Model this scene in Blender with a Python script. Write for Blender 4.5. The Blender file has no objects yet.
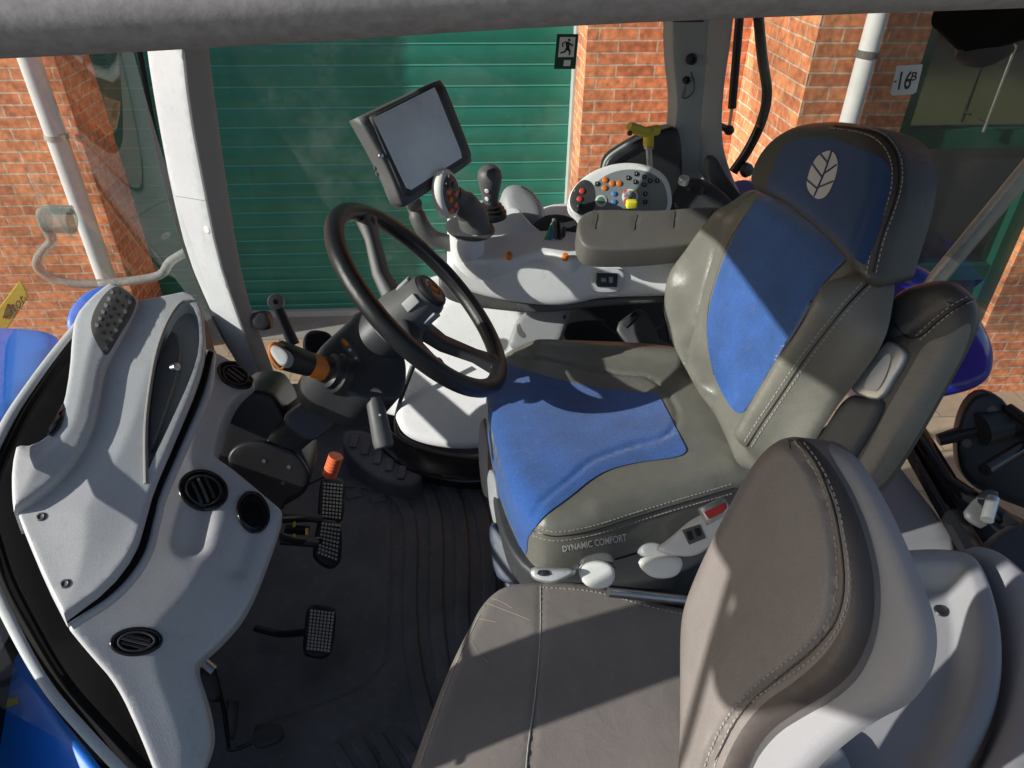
import bpy, bmesh, math, random
import numpy as np
from math import sin, cos, pi, radians, atan2, sqrt
from mathutils import Vector, Matrix
from mathutils.bvhtree import BVHTree
from mathutils.geometry import delaunay_2d_cdt
random.seed(4)
scn = bpy.context.scene
COL = scn.collection
# ------------------------------------------------------------------ camera model
F = 720.0; PIT = radians(35.3); ROL = radians(0.7); YAW = radians(4.5); CAM = Vector((0, 0, 1.45))
def ray(px, py):
    a = px-512.0; b = -(py-384.0)
    a, b = a*cos(ROL)-b*sin(ROL), a*sin(ROL)+b*cos(ROL)
    y = F*cos(PIT)+b*sin(PIT); z = -F*sin(PIT)+b*cos(PIT)
    return Vector((a*cos(YAW)+y*sin(YAW), -a*sin(YAW)+y*cos(YAW), z))
def at(px, py, **k):
    d = ray(px, py)
    if 'y' in k: t = k['y']/d.y
    elif 'z' in k: t = (k['z']-CAM.z)/d.z
    else: t = k['x']/d.x
    return CAM+d*t
def proj(p):
    p = Vector(p)-CAM
    x = p.x*cos(YAW)-p.y*sin(YAW); y = p.x*sin(YAW)+p.y*cos(YAW)
    f = y*cos(PIT)-p.z*sin(PIT); u = y*sin(PIT)+p.z*cos(PIT)
    a = x/f*F; b = u/f*F
    a, b = a*cos(ROL)+b*sin(ROL), -a*sin(ROL)+b*cos(ROL)
    return 512+a, 384-b
cam = bpy.data.cameras.new('camera'); camo = bpy.data.objects.new('camera', cam); COL.objects.link(camo)
cam.sensor_width = 36; cam.lens = 36*F/1024; cam.clip_start = .02; cam.clip_end = 400
fw = ray(512, 384).normalized(); rt = (ray(513, 384)-ray(512, 384)).normalized(); up = rt.cross(fw)
camo.matrix_world = Matrix(((rt.x, up.x, -fw.x, CAM.x), (rt.y, up.y, -fw.y, CAM.y), (rt.z, up.z, -fw.z, CAM.z), (0, 0, 0, 1)))
scn.camera = camo
# ------------------------------------------------------------------ materials
def mat(name, col, rough=.5, metal=0., bump=0., bscale=400., var=0., vscale=8., spec=.5, col2=None, dirt=0., coat=0., kind='noise', speck=0., sscale=600.):
    m = bpy.data.materials.new(name); m.use_nodes = True; nt = m.node_tree; N = nt.nodes; L = nt.links
    b = N['Principled BSDF']
    b.inputs['Base Color'].default_value = (*col, 1); b.inputs['Roughness'].default_value = rough
    b.inputs['Metallic'].default_value = metal; b.inputs['Specular IOR Level'].default_value = spec
    b.inputs['Coat Weight'].default_value = coat
    tc = N.new('ShaderNodeTexCoord'); co = tc.outputs['Object']
    if var > 0 or col2:
        n = N.new('ShaderNodeTexNoise'); n.inputs['Scale'].default_value = vscale; n.inputs['Detail'].default_value = 8; n.inputs['Roughness'].default_value = .65
        L.new(co, n.inputs['Vector'])
        r = N.new('ShaderNodeValToRGB'); r.color_ramp.elements[0].position = .3; r.color_ramp.elements[1].position = .72
        c2 = col2 if col2 else tuple(min(1, c*(1+var)) for c in col)
        c1 = col if col2 else tuple(c*(1-var) for c in col)
        r.color_ramp.elements[0].color = (*c1, 1); r.color_ramp.elements[1].color = (*c2, 1)
        L.new(n.outputs['Fac'], r.inputs[0]); out = r.outputs[0]
        if dirt > 0:
            n2 = N.new('ShaderNodeTexNoise'); n2.inputs['Scale'].default_value = 60; n2.inputs['Detail'].default_value = 10
            L.new(co, n2.inputs['Vector'])
            r2 = N.new('ShaderNodeValToRGB'); r2.color_ramp.elements[0].position = .58; r2.color_ramp.elements[1].position = .8
            r2.color_ramp.elements[0].color = (0, 0, 0, 1); r2.color_ramp.elements[1].color = (dirt, dirt, dirt, 1)
            L.new(n2.outputs['Fac'], r2.inputs[0])
            mx = N.new('ShaderNodeMixRGB'); L.new(r2.outputs[0], mx.inputs[0]); L.new(out, mx.inputs[1]); mx.inputs[2].default_value = (.30, .27, .22, 1)
            out = mx.outputs[0]
        if speck > 0:
            n5 = N.new('ShaderNodeTexNoise'); n5.inputs['Scale'].default_value = sscale; n5.inputs['Detail'].default_value = 2; L.new(co, n5.inputs['Vector'])
            m5 = N.new('ShaderNodeMapRange'); m5.inputs['From Min'].default_value = .3; m5.inputs['From Max'].default_value = .7; m5.inputs['To Min'].default_value = 1-speck; m5.inputs['To Max'].default_value = 1+speck; L.new(n5.outputs['Fac'], m5.inputs['Value'])
            x5 = N.new('ShaderNodeMixRGB'); x5.blend_type = 'MULTIPLY'; x5.inputs[0].default_value = 1; L.new(out, x5.inputs[1]); L.new(m5.outputs[0], x5.inputs[2]); out = x5.outputs[0]
        L.new(out, b.inputs['Base Color'])
        mr = N.new('ShaderNodeMapRange'); mr.inputs['To Min'].default_value = max(.05, rough-.1); mr.inputs['To Max'].default_value = min(1, rough+.12)
        L.new(n.outputs['Fac'], mr.inputs['Value']); L.new(mr.outputs[0], b.inputs['Roughness'])
    if bump > 0:
        if kind == 'leather':
            v = N.new('ShaderNodeTexVoronoi'); v.feature = 'DISTANCE_TO_EDGE'; v.inputs['Scale'].default_value = bscale
            h = v.outputs['Distance']
            n3 = N.new('ShaderNodeTexNoise'); n3.inputs['Scale'].default_value = 22; n3.inputs['Detail'].default_value = 6; n3.inputs['Distortion'].default_value = .6
            L.new(co, n3.inputs['Vector']); L.new(co, v.inputs['Vector'])
            bp0 = N.new('ShaderNodeBump'); bp0.inputs['Strength'].default_value = .25; bp0.inputs['Distance'].default_value = .006
            L.new(n3.outputs['Fac'], bp0.inputs['Height'])
            bp = N.new('ShaderNodeBump'); bp.inputs['Strength'].default_value = bump; bp.inputs['Distance'].default_value = .0008
            L.new(h, bp.inputs['Height']); L.new(bp0.outputs[0], bp.inputs['Normal']); L.new(bp.outputs[0], b.inputs['Normal'])
        elif kind == 'weave':
            n3 = N.new('ShaderNodeTexNoise'); n3.inputs['Scale'].default_value = bscale; n3.inputs['Detail'].default_value = 2
            L.new(co, n3.inputs['Vector'])
            bp = N.new('ShaderNodeBump'); bp.inputs['Strength'].default_value = bump; bp.inputs['Distance'].default_value = .002
            L.new(n3.outputs['Fac'], bp.inputs['Height']); L.new(bp.outputs[0], b.inputs['Normal'])
            b.inputs['Sheen Weight'].default_value = .6; b.inputs['Sheen Roughness'].default_value = .4
        else:
            n3 = N.new('ShaderNodeTexNoise'); n3.inputs['Scale'].default_value = bscale; n3.inputs['Detail'].default_value = 3
            L.new(co, n3.inputs['Vector'])
            bp = N.new('ShaderNodeBump'); bp.inputs['Strength'].default_value = bump; bp.inputs['Distance'].default_value = .001
            L.new(n3.outputs['Fac'], bp.inputs['Height']); L.new(bp.outputs[0], b.inputs['Normal'])
    return m
M = {}
M['white'] = mat('pale_plastic', (.56, .57, .58), .5, bump=.3, bscale=700, var=.08, vscale=5, dirt=.28, speck=.07)
M['white2'] = mat('console_plastic', (.78, .785, .78), .45, bump=.3, bscale=700, var=.05, vscale=5, dirt=.2, speck=.05)
M['cream'] = mat('cream_plastic', (.78, .77, .73), .45, var=.05, dirt=.15)
M['grey'] = mat('grey_plastic', (.30, .31, .32), .5, bump=.25, bscale=700, var=.08, dirt=.12)
M['mid'] = mat('mid_grey_plastic', (.10, .10, .102), .5, bump=.3, bscale=600, var=.1, dirt=.15)
M['dark'] = mat('charcoal_plastic', (.045, .046, .050), .45, bump=.3, bscale=600, var=.15, dirt=.08)
M['black'] = mat('black_plastic', (.016, .016, .018), .42, var=.2)
M['gloss'] = mat('gloss_black', (.012, .012, .014), .18, var=.1)
M['rubber'] = mat('rubber_mat', (.115, .120, .130), .50, bump=.5, bscale=260, var=.30, vscale=6, dirt=.30, spec=.25)
M['leather'] = mat('grey_leather', (.175, .170, .146), .32, bump=.4, bscale=520, var=.16, vscale=10, kind='leather', spec=.6, speck=.07, sscale=600)
M['leather2'] = mat('dark_leather', (.075, .070, .068), .40, bump=.5, bscale=520, var=.16, vscale=10, kind='leather', spec=.6, speck=.07, sscale=600)
M['leather3'] = mat('taupe_leather', (.235, .208, .190), .38, bump=.35, bscale=520, var=.10, vscale=9, kind='leather', spec=.5, speck=.06, sscale=600)
M['wheel'] = mat('wheel_leather', (.014, .015, .017), .36, bump=.4, bscale=600, kind='leather', spec=.45)
M['blue'] = mat('blue_fabric', (.020, .095, .34), .85, bump=.6, bscale=900, var=.26, vscale=13, dirt=.13, kind='weave', speck=.30, sscale=520)
M['navy'] = mat('navy_fabric', (.012, .050, .17), .85, bump=.6, bscale=900, var=.18, vscale=16, kind='weave')
M['paint'] = mat('blue_paint', (.016, .20, .80), .42, var=.10)
M['paint2'] = mat('deep_blue_paint', (.012, .020, .36), .18, var=.06, coat=.8)
M['steel'] = mat('steel', (.55, .54, .52), .32, metal=1, var=.12, vscale=30)
M['alu'] = mat('brushed_metal', (.62, .62, .60), .42, metal=.7, var=.15, vscale=25, dirt=.2)
M['orange'] = mat('orange_plastic', (.75, .20, .02), .4, var=.08)
M['yellow'] = mat('yellow_plastic', (.62, .46, .03), .45, var=.1)
M['yellow2'] = mat('bright_yellow', (.85, .75, .05), .4, var=.04)
M['red'] = mat('red_plastic', (.62, .06, .04), .4, var=.08)
M['salmon'] = mat('orange_rubber', (.85, .19, .07), .6, var=.1)
M['green'] = mat('green_plastic', (.06, .35, .18), .4, var=.06)
M['lblue'] = mat('light_blue_plastic', (.08, .22, .5), .4, var=.06)
M['thread'] = mat('pale_thread', (.40, .37, .33), .8, var=.1)
M['silver'] = mat('silver_print', (.66, .68, .70), .45, metal=.2, var=.08)
M['seal'] = mat('black_seal', (.008, .008, .008), .7, var=.1, spec=.08)
M['header'] = mat('speckled_trim', (.34, .315, .31), .9, bump=.12, bscale=300, var=.0, col2=(.52, .485, .48), vscale=150)
M['screen'] = mat('screen_glare', (.80, .81, .88), .28, var=.25, vscale=5, spec=.8)  # pale blotchy base puts sky glare into the screen's colour
M['panelgrey'] = mat('panel_grey', (.22, .24, .25), .45, var=.04)
M['tan'] = mat('tan_switch_panel', (.125, .117, .105), .5, var=.1)
M['whitep'] = mat('white_pvc', (.70, .70, .70), .4, var=.05, dirt=.1)
M['framegreen'] = mat('green_window_paint', (.010, .065, .045), .4, var=.1)
M['purple'] = mat('purple_plastic', (.18, .12, .30), .4, var=.1)
M['brown'] = mat('dark_brown_glass', (.020, .021, .020), .03, var=.2); M['brown'].node_tree.nodes['Principled BSDF'].inputs['IOR'].default_value = 2.6
M['yard'] = mat('yard_asphalt', (.085, .088, .095), .9, bump=.5, bscale=80, var=.2, vscale=5)
M['mirrored_green'] = mat('mirrored_green_sheet', (.34, .36, .16), .9, bump=.8, bscale=60, var=.5, vscale=4)
M['trimbrown'] = mat('taupe_pillar_shade', (.33, .30, .28), .5, bump=.2, bscale=600, var=.05)  # on the pillar this darker taupe paints in its shaded side
M['shell'] = mat('taupe_plastic', (.32, .322, .335), .5, bump=.3, bscale=650, var=.05, vscale=6, dirt=.15)

def glass(name, tint=(.9, .96, .93), refl=.06, rough=.0, fres=.3, haze=.02):
    m = bpy.data.materials.new(name); m.use_nodes = True; nt = m.node_tree; N = nt.nodes; L = nt.links
    for n in list(N): N.remove(n)
    o = N.new('ShaderNodeOutputMaterial'); mx = N.new('ShaderNodeMixShader'); t = N.new('ShaderNodeBsdfTransparent'); g = N.new('ShaderNodeBsdfGlossy')
    t.inputs[0].default_value = (*tint, 1); g.inputs['Roughness'].default_value = rough
    lw = N.new('ShaderNodeFresnel'); lw.inputs[0].default_value = 1.5
    nz = N.new('ShaderNodeTexNoise'); nz.inputs['Scale'].default_value = 6; nz.inputs['Detail'].default_value = 12; nz.inputs['Roughness'].default_value = .7
    tc = N.new('ShaderNodeTexCoord'); L.new(tc.outputs['Object'], nz.inputs['Vector'])
    r = N.new('ShaderNodeMapRange'); r.inputs['From Min'].default_value = .5; r.inputs['From Max'].default_value = .8; r.inputs['To Min'].default_value = haze; r.inputs['To Max'].default_value = refl
    L.new(nz.outputs['Fac'], r.inputs['Value'])
    fm_ = N.new('ShaderNodeMath'); fm_.operation = 'MULTIPLY'; fm_.inputs[1].default_value = fres; L.new(lw.outputs[0], fm_.inputs[0]); L.new(fm_.outputs[0], mx.inputs[0]); L.new(t.outputs[0], mx.inputs[1]); L.new(g.outputs[0], mx.inputs[2])
    df = N.new('ShaderNodeBsdfDiffuse'); df.inputs[0].default_value = (.6, .62, .58, 1)  # blotchy diffuse film paints reflections, smears and haze onto the panes
    mx2 = N.new('ShaderNodeMixShader'); L.new(r.outputs[0], mx2.inputs[0]); L.new(mx.outputs[0], mx2.inputs[1]); L.new(df.outputs[0], mx2.inputs[2])
    L.new(mx2.outputs[0], o.inputs[0])
    return m
M['clear'] = glass('faint_reflection', (.80, .80, .76), .55, haze=.30, fres=.6)
M['glass'] = glass('cab_glass', (.90, .95, .93), .20, haze=.02)
M['glass2'] = glass('windscreen_glass', (.95, .985, .965), .16, fres=.10, haze=.025)
M['glassr'] = glass('rear_glass', (.70, .72, .68), .25, haze=.06, fres=.5)

def brick_mat(name, c1, c2, mort, scale=1.0):
    m = bpy.data.materials.new(name); m.use_nodes = True; nt = m.node_tree; N = nt.nodes; L = nt.links; b = N['Principled BSDF']
    tc = N.new('ShaderNodeTexCoord'); sp = N.new('ShaderNodeSeparateXYZ'); L.new(tc.outputs['Object'], sp.inputs[0])
    ad = N.new('ShaderNodeMath'); ad.operation = 'ADD'; L.new(sp.outputs[0], ad.inputs[0]); L.new(sp.outputs[1], ad.inputs[1])
    cb = N.new('ShaderNodeCombineXYZ'); L.new(ad.outputs[0], cb.inputs[0]); L.new(sp.outputs[2], cb.inputs[1])
    nz = N.new('ShaderNodeTexNoise'); nz.inputs['Scale'].default_value = 9; nz.inputs['Detail'].default_value = 5; L.new(tc.outputs['Object'], nz.inputs['Vector'])
    vm = N.new('ShaderNodeVectorMath'); vm.operation = 'MULTIPLY_ADD'; vm.inputs[1].default_value = (.012, .010, 0); L.new(nz.outputs['Color'], vm.inputs[0]); L.new(cb.outputs[0], vm.inputs[2])
    br = N.new('ShaderNodeTexBrick'); br.inputs['Scale'].default_value = 1; br.inputs['Mortar Size'].default_value = .0055; br.inputs['Brick Width'].default_value = .215
    br.inputs['Row Height'].default_value = .0625; br.inputs['Mortar Smooth'].default_value = .25; br.inputs['Bias'].default_value = -.1
    br.inputs['Color1'].default_value = (*c1, 1); br.inputs['Color2'].default_value = (*c2, 1); br.inputs['Mortar'].default_value = (*mort, 1)
    L.new(vm.outputs[0], br.inputs['Vector'])
    n2 = N.new('ShaderNodeTexNoise'); n2.inputs['Scale'].default_value = 28; n2.inputs['Detail'].default_value = 10; L.new(tc.outputs['Object'], n2.inputs['Vector'])
    mr = N.new('ShaderNodeMapRange'); mr.inputs['From Min'].default_value = .3; mr.inputs['From Max'].default_value = .7; mr.inputs['To Min'].default_value = .62; mr.inputs['To Max'].default_value = 1.35; L.new(n2.outputs['Fac'], mr.inputs['Value'])
    mu = N.new('ShaderNodeMixRGB'); mu.blend_type = 'MULTIPLY'; mu.inputs[0].default_value = 1; L.new(br.outputs['Color'], mu.inputs[1]); L.new(mr.outputs[0], mu.inputs[2])
    n9 = N.new('ShaderNodeTexNoise'); n9.inputs['Scale'].default_value = 2.2; n9.inputs['Detail'].default_value = 6; L.new(tc.outputs['Object'], n9.inputs['Vector'])
    m9 = N.new('ShaderNodeMapRange'); m9.inputs['From Min'].default_value = .35; m9.inputs['From Max'].default_value = .65; m9.inputs['To Min'].default_value = .78; m9.inputs['To Max'].default_value = 1.22; L.new(n9.outputs['Fac'], m9.inputs['Value'])
    x9 = N.new('ShaderNodeMixRGB'); x9.blend_type = 'MULTIPLY'; x9.inputs[0].default_value = 1; L.new(mu.outputs[0], x9.inputs[1]); L.new(m9.outputs[0], x9.inputs[2]); mu = x9
    L.new(mu.outputs[0], b.inputs['Base Color']); b.inputs['Roughness'].default_value = .85
    inv = N.new('ShaderNodeMath'); inv.operation = 'MULTIPLY_ADD'; inv.inputs[1].default_value = -1; L.new(br.outputs['Fac'], inv.inputs[0])
    n4 = N.new('ShaderNodeMath'); n4.operation = 'MULTIPLY'; n4.inputs[1].default_value = .5; L.new(n2.outputs['Fac'], n4.inputs[0]); L.new(n4.outputs[0], inv.inputs[2])
    bp = N.new('ShaderNodeBump'); bp.inputs['Strength'].default_value = .7; bp.inputs['Distance'].default_value = .008; L.new(inv.outputs[0], bp.inputs['Height']); L.new(bp.outputs[0], b.inputs['Normal'])
    return m
M['brick'] = brick_mat('orange_brick', (.76, .29, .13), (.50, .165, .075), (.60, .45, .33))
def paver_mat():
    m = bpy.data.materials.new('tan_pavers'); m.use_nodes = True; nt = m.node_tree; N = nt.nodes; L = nt.links; b = N['Principled BSDF']
    tc = N.new('ShaderNodeTexCoord'); br = N.new('ShaderNodeTexBrick'); br.inputs['Scale'].default_value = 1; br.inputs['Brick Width'].default_value = .3; br.inputs['Row Height'].default_value = .3
    br.inputs['Mortar Size'].default_value = .004; br.inputs['Color1'].default_value = (.42, .33, .22, 1); br.inputs['Color2'].default_value = (.36, .28, .19, 1); br.inputs['Mortar'].default_value = (.2, .16, .11, 1)
    L.new(tc.outputs['Object'], br.inputs['Vector'])
    n = N.new('ShaderNodeTexNoise'); n.inputs['Scale'].default_value = 14; n.inputs['Detail'].default_value = 10; L.new(tc.outputs['Object'], n.inputs['Vector'])
    mr = N.new('ShaderNodeMapRange'); mr.inputs['To Min'].default_value = .7; mr.inputs['To Max'].default_value = 1.3; L.new(n.outputs['Fac'], mr.inputs['Value'])
    mu = N.new('ShaderNodeMixRGB'); mu.blend_type = 'MULTIPLY'; mu.inputs[0].default_value = 1; L.new(br.outputs['Color'], mu.inputs[1]); L.new(mr.outputs[0], mu.inputs[2])
    L.new(mu.outputs[0], b.inputs['Base Color']); b.inputs['Roughness'].default_value = .9
    return m
M['paver'] = paver_mat()
M['door'] = mat('green_door_steel', (.018, .195, .140), .38, bump=.25, bscale=90, var=.2, vscale=3, dirt=.12)
M['doorlip_lit'] = mat('green_door_lip_lit', (.07, .34, .26), .4, var=.1)  # lighter green paints the sunlight caught by the slat lips
M['doorframe'] = mat('door_frame_paint', (.5, .5, .47), .5, var=.06)
M['concrete'] = mat('concrete', (.30, .29, .27), .9, bump=.5, bscale=120, var=.15, dirt=.3)
M['hedge'] = mat('hedge_leaf', (.06, .12, .02), .5, var=.4, vscale=3)

# ------------------------------------------------------------------ object helpers
BV = {}; ROOT = {}
def thing(name, label, cat, loc, group=None):
    o = bpy.data.objects.new(name, None); COL.objects.link(o); o.location = loc; o.empty_display_size = .05
    o['label'] = label; o['category'] = cat
    if group: o['group'] = group
    ROOT[o.name] = Vector(loc); return o
def tag(o, label, cat, group=None):
    o['label'] = label; o['category'] = cat
    if group: o['group'] = group
    return o
def mk(name, verts, faces, m, parent=None, smooth=True, bvh=True, flat_last=False):
    verts = [Vector(v) for v in verts]
    if parent is not None:
        base = ROOT[parent.name]
    else:
        n = len(verts); base = Vector((sum(v.x for v in verts)/n, sum(v.y for v in verts)/n, min(v.z for v in verts)))
    me = bpy.data.meshes.new(name); me.from_pydata([v-base for v in verts], [], faces)
    bm = bmesh.new(); bm.from_mesh(me); bmesh.ops.recalc_face_normals(bm, faces=bm.faces); bm.to_mesh(me); bm.free()
    me.materials.append(M[m] if isinstance(m, str) else m)
    if smooth:
        for p in me.polygons: p.use_smooth = True
        try: me.set_sharp_from_angle(angle=radians(42))
        except Exception: pass
    o = bpy.data.objects.new(name, me); COL.objects.link(o)
    if parent is not None: o.parent = parent
    else: o.location = base
    ROOT[o.name] = base
    if bvh: BV[o.name] = BVHTree.FromPolygons(verts, faces)
    return o
class Plane:
    def __init__(s, p, n, xdir=(1, 0, 0)):
        s.p = Vector(p); s.n = Vector(n).normalized()
        if s.n.dot(CAM-s.p) < 0: s.n = -s.n
        x = Vector(xdir); x = (x-s.n*x.dot(s.n))
        if x.length < 1e-3: x = Vector((0, 1, 0))-s.n*s.n.y
        s.u = x.normalized(); s.v = s.n.cross(s.u)
    def hit(s, px, py):
        d = ray(px, py); t = (s.p-CAM).dot(s.n)/d.dot(s.n); return CAM+d*t
    def uv(s, px, py):
        q = s.hit(px, py)-s.p; return q.dot(s.u), q.dot(s.v)
    def w(s, u, v, h=0): return s.p+s.u*u+s.v*v+s.n*h
def pl(px, py, n, **k): return Plane(at(px, py, **k), n)
def chaikin(P, k, closed=True):
    for _ in range(k):
        Q = []; n = len(P)
        for i in range(n if closed else n-1):
            a = P[i]; b = P[(i+1) % n]
            if (a[0]-b[0])**2+(a[1]-b[1])**2 < 1e-14:
                if not Q or (Q[-1][0]-a[0])**2+(Q[-1][1]-a[1])**2 > 1e-14: Q.append(a)
                continue
            Q.append((a[0]*.75+b[0]*.25, a[1]*.75+b[1]*.25)); Q.append((a[0]*.25+b[0]*.75, a[1]*.25+b[1]*.75))
        if not closed: Q = [P[0]]+Q+[P[-1]]
        P = Q
    return P
def resample(P, step, closed=True):
    P = [tuple(p) for p in P]; Q = P+[P[0]] if closed else P
    L = [0]
    for a, b in zip(Q, Q[1:]): L.append(L[-1]+math.dist(a, b))
    n = max(6, int(L[-1]/step)); out = []; j = 0
    for i in range(n if closed else n+1):
        s = L[-1]*i/n
        while j < len(L)-2 and L[j+1] < s: j += 1
        t = (s-L[j])/max(1e-9, L[j+1]-L[j]); out.append(tuple(Q[j][k]+(Q[j+1][k]-Q[j][k])*t for k in range(len(Q[0]))))
    return out
def dist(pts, poly, closed=True):
    pts = np.asarray(pts, float); A = np.asarray(poly, float); B = np.roll(A, -1, 0) if closed else A[1:]
    if not closed: A = A[:-1]
    best = np.full(len(pts), 1e9)
    for a, b in zip(A, B):
        d = b-a; l = d@d
        t = np.clip(((pts-a)@d)/l, 0, 1) if l > 1e-14 else np.zeros(len(pts))
        q = pts-(a+t[:, None]*d); best = np.minimum(best, np.sqrt((q*q).sum(1)))
    return best
def inside(pts, poly):
    pts = np.asarray(pts, float); c = np.zeros(len(pts), bool); n = len(poly)
    for i in range(n):
        x1, y1 = poly[i]; x2, y2 = poly[i-1]
        if y1 == y2: continue
        k = ((y1 > pts[:, 1]) != (y2 > pts[:, 1])) & (pts[:, 0] < (x2-x1)*(pts[:, 1]-y1)/(y2-y1)+x1); c ^= k
    return c
def tri(bound, pts, holes=()):
    vs = [Vector(p) for p in bound]; ed = [(i, (i+1) % len(bound)) for i in range(len(bound))]
    for h in holes:
        b0 = len(vs); vs += [Vector(p) for p in h]; ed += [(b0+i, b0+(i+1) % len(h)) for i in range(len(h))]
    nb = len(vs); vs += [Vector(p) for p in pts]
    r = delaunay_2d_cdt(vs, ed, [], 1, 1e-7)
    V = [tuple(v) for v in r[0]]; Fc = [tuple(f) for f in r[2]]
    if holes or True:
        C = [((V[f[0]][0]+V[f[1]][0]+V[f[2]][0])/3, (V[f[0]][1]+V[f[1]][1]+V[f[2]][1])/3) for f in Fc]
        keep = inside(C, bound)
        for h in holes: keep &= ~inside(C, h)
        Fc = [f for f, k in zip(Fc, keep) if k]
    return V, Fc
def relief(name, out, P, m, parent=None, r=.015, H=None, crown=0., cr=.08, back=.05, bdir=None, hf=None, grid=.008, ch=2, holes=(), grooves=(), ridges=(), bscale=1., uvmode=False, hdepth=.03, hm=None):
    """soft relief: px outline traced on a plane, rounded edge r, crown, extruded back"""
    H = r if H is None else H
    uv = (lambda q: q) if uvmode else (lambda q: P.uv(*q))
    b2 = resample(chaikin([uv(q) for q in out], ch), max(grid*.8, .004))
    if sum(a[0]*b[1]-b[0]*a[1] for a, b in zip(b2, b2[1:]+b2[:1])) < 0: b2 = b2[::-1]
    hs = [resample(chaikin([uv(q) for q in h], ch), max(grid*.8, .004)) for h in holes]
    pts = []
    n = len(b2); arr = np.array(b2); tg = np.roll(arr, -1, 0)-np.roll(arr, 1, 0); tg /= np.linalg.norm(tg, axis=1)[:, None]+1e-9
    nm = np.stack([-tg[:, 1], tg[:, 0]], 1)
    for f in (.06, .2, .42, .7):
        if r*f < .0012: continue
        q = arr+nm*r*f; d = dist(q, b2); ok = d > r*f*.93
        pts += [tuple(x) for x in q[ok]]
    mn = arr.min(0); mx = arr.max(0); g = []; j = 0; yv = mn[1]
    while yv < mx[1]:
        xv = mn[0]+(grid/2 if j % 2 else 0)
        while xv < mx[0]: g.append((xv, yv)); xv += grid
        yv += grid*.87; j += 1
    g = np.array(g); g = g[inside(g, b2)]
    d = dist(g, b2); g = g[d > max(r*.8, grid*.45)]
    for h in hs:
        g = g[~inside(g, h)]; g = g[dist(g, h) > grid*.4]
        pp = np.array(pts) if pts else np.zeros((0, 2))
        if len(pp): pp = pp[~inside(pp, h)]; pp = pp[dist(pp, h) > grid*.3]; pts = [tuple(x) for x in pp]
    pts += [tuple(x) for x in g]
    V, Fc = tri(b2, pts, hs); A = np.array([v[:2] for v in V]); d = dist(A, b2)
    t = np.clip(d/r, 0, 1); h = H*np.sqrt(np.maximum(0, 1-(1-t)**2))
    if crown: c = np.clip(d/cr, 0, 1); h = h+crown*(c*c*(3-2*c))
    for (pp, w, dp) in grooves:
        l = resample(chaikin([uv(q) for q in pp], 2, False), .006, False); dd = dist(A, l, False); h = h-dp*np.exp(-(dd/w)**2)*np.clip(d/.008, 0, 1)
    for (pp, w, dp) in ridges:
        l = resample(chaikin([uv(q) for q in pp], 2, False), .006, False); dd = dist(A, l, False); e = np.clip(d/(w*1.2), 0, 1); h = h+dp*np.exp(-(dd/w)**2)*e
    if hf is not None: h = h+np.array([hf(a[0], a[1], dd) for a, dd in zip(A, d)])
    verts = [P.w(a[0], a[1], hh) for a, hh in zip(A, h)]
    # boundary walls
    ec = {}
    for f in Fc:
        for i in range(3):
            e = (f[i], f[(i+1) % 3]); k = tuple(sorted(e)); ec.setdefault(k, []).append(e)
    bd = [v[0] for v in ec.values() if len(v) == 1]
    bdir = Vector(bdir) if bdir is not None else -P.n
    bdir = bdir.normalized()*back
    c0 = P.w(*(arr.mean(0)))
    nx = {a: b for a, b in bd}; seen = set(); faces = list(Fc); ofl = None
    for s in list(nx):
        if s in seen: continue
        lp = [s]; seen.add(s); q = nx[s]
        while q != s and q in nx and q not in seen: lp.append(q); seen.add(q); q = nx[q]
        if len(lp) < 3: continue
        ctr = np.mean([A[i] for i in lp], 0)
        ish = any(inside([tuple(A[lp[0]])], [tuple(np.array(x)+(np.array(x)-np.mean(hh, 0))*.02) for x in hh])[0] for hh in hs) and min(d[i] for i in lp) > 1e-5
        if ish:
            b0 = len(verts); verts += [verts[i]-P.n*hdepth for i in lp]; L_ = len(lp)
            faces += [(lp[(i+1) % L_], lp[i], b0+i, b0+(i+1) % L_) for i in range(L_)]
            fl = [verts[b0+i] for i in range(L_)]
            if hm: ofl = fl
        else:
            b0 = len(verts)
            verts += [c0+bdir+(verts[i]-c0)*bscale for i in lp]; L_ = len(lp)
            faces += [(lp[(i+1) % L_], lp[i], b0+i, b0+(i+1) % L_) for i in range(L_)]
            faces.append(tuple(b0+i for i in range(L_)))
    o = mk(name, verts, faces, m, parent)
    o_floor = None
    if ofl is not None:
        cc = sum(ofl, Vector())/len(ofl)
        o_floor = mk('recess', [cc]+[cc+(v-cc)*1.01+P.n*.0015 for v in ofl], [(0, 1+i, 1+(i+1) % len(ofl)) for i in range(len(ofl))], hm, o)
    return o
def surf(o, px, py):
    d = ray(px, py).normalized(); names = o if isinstance(o, (list, tuple)) else [o]; best = None
    for q in names:
        h = BV[q.name].ray_cast(CAM, d)
        if h[0] is not None and (best is None or h[3] < best[3]): best = h
    if best is None: return None
    n = best[1]
    if n.dot(d) > 0: n = -n
    return best[0], n
def surf_c(o, px, py, c):
    for k in range(14):
        t = k/13*.9; h = surf(o, px+(c[0]-px)*t, py+(c[1]-py)*t)
        if h: return h
    return None
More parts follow.
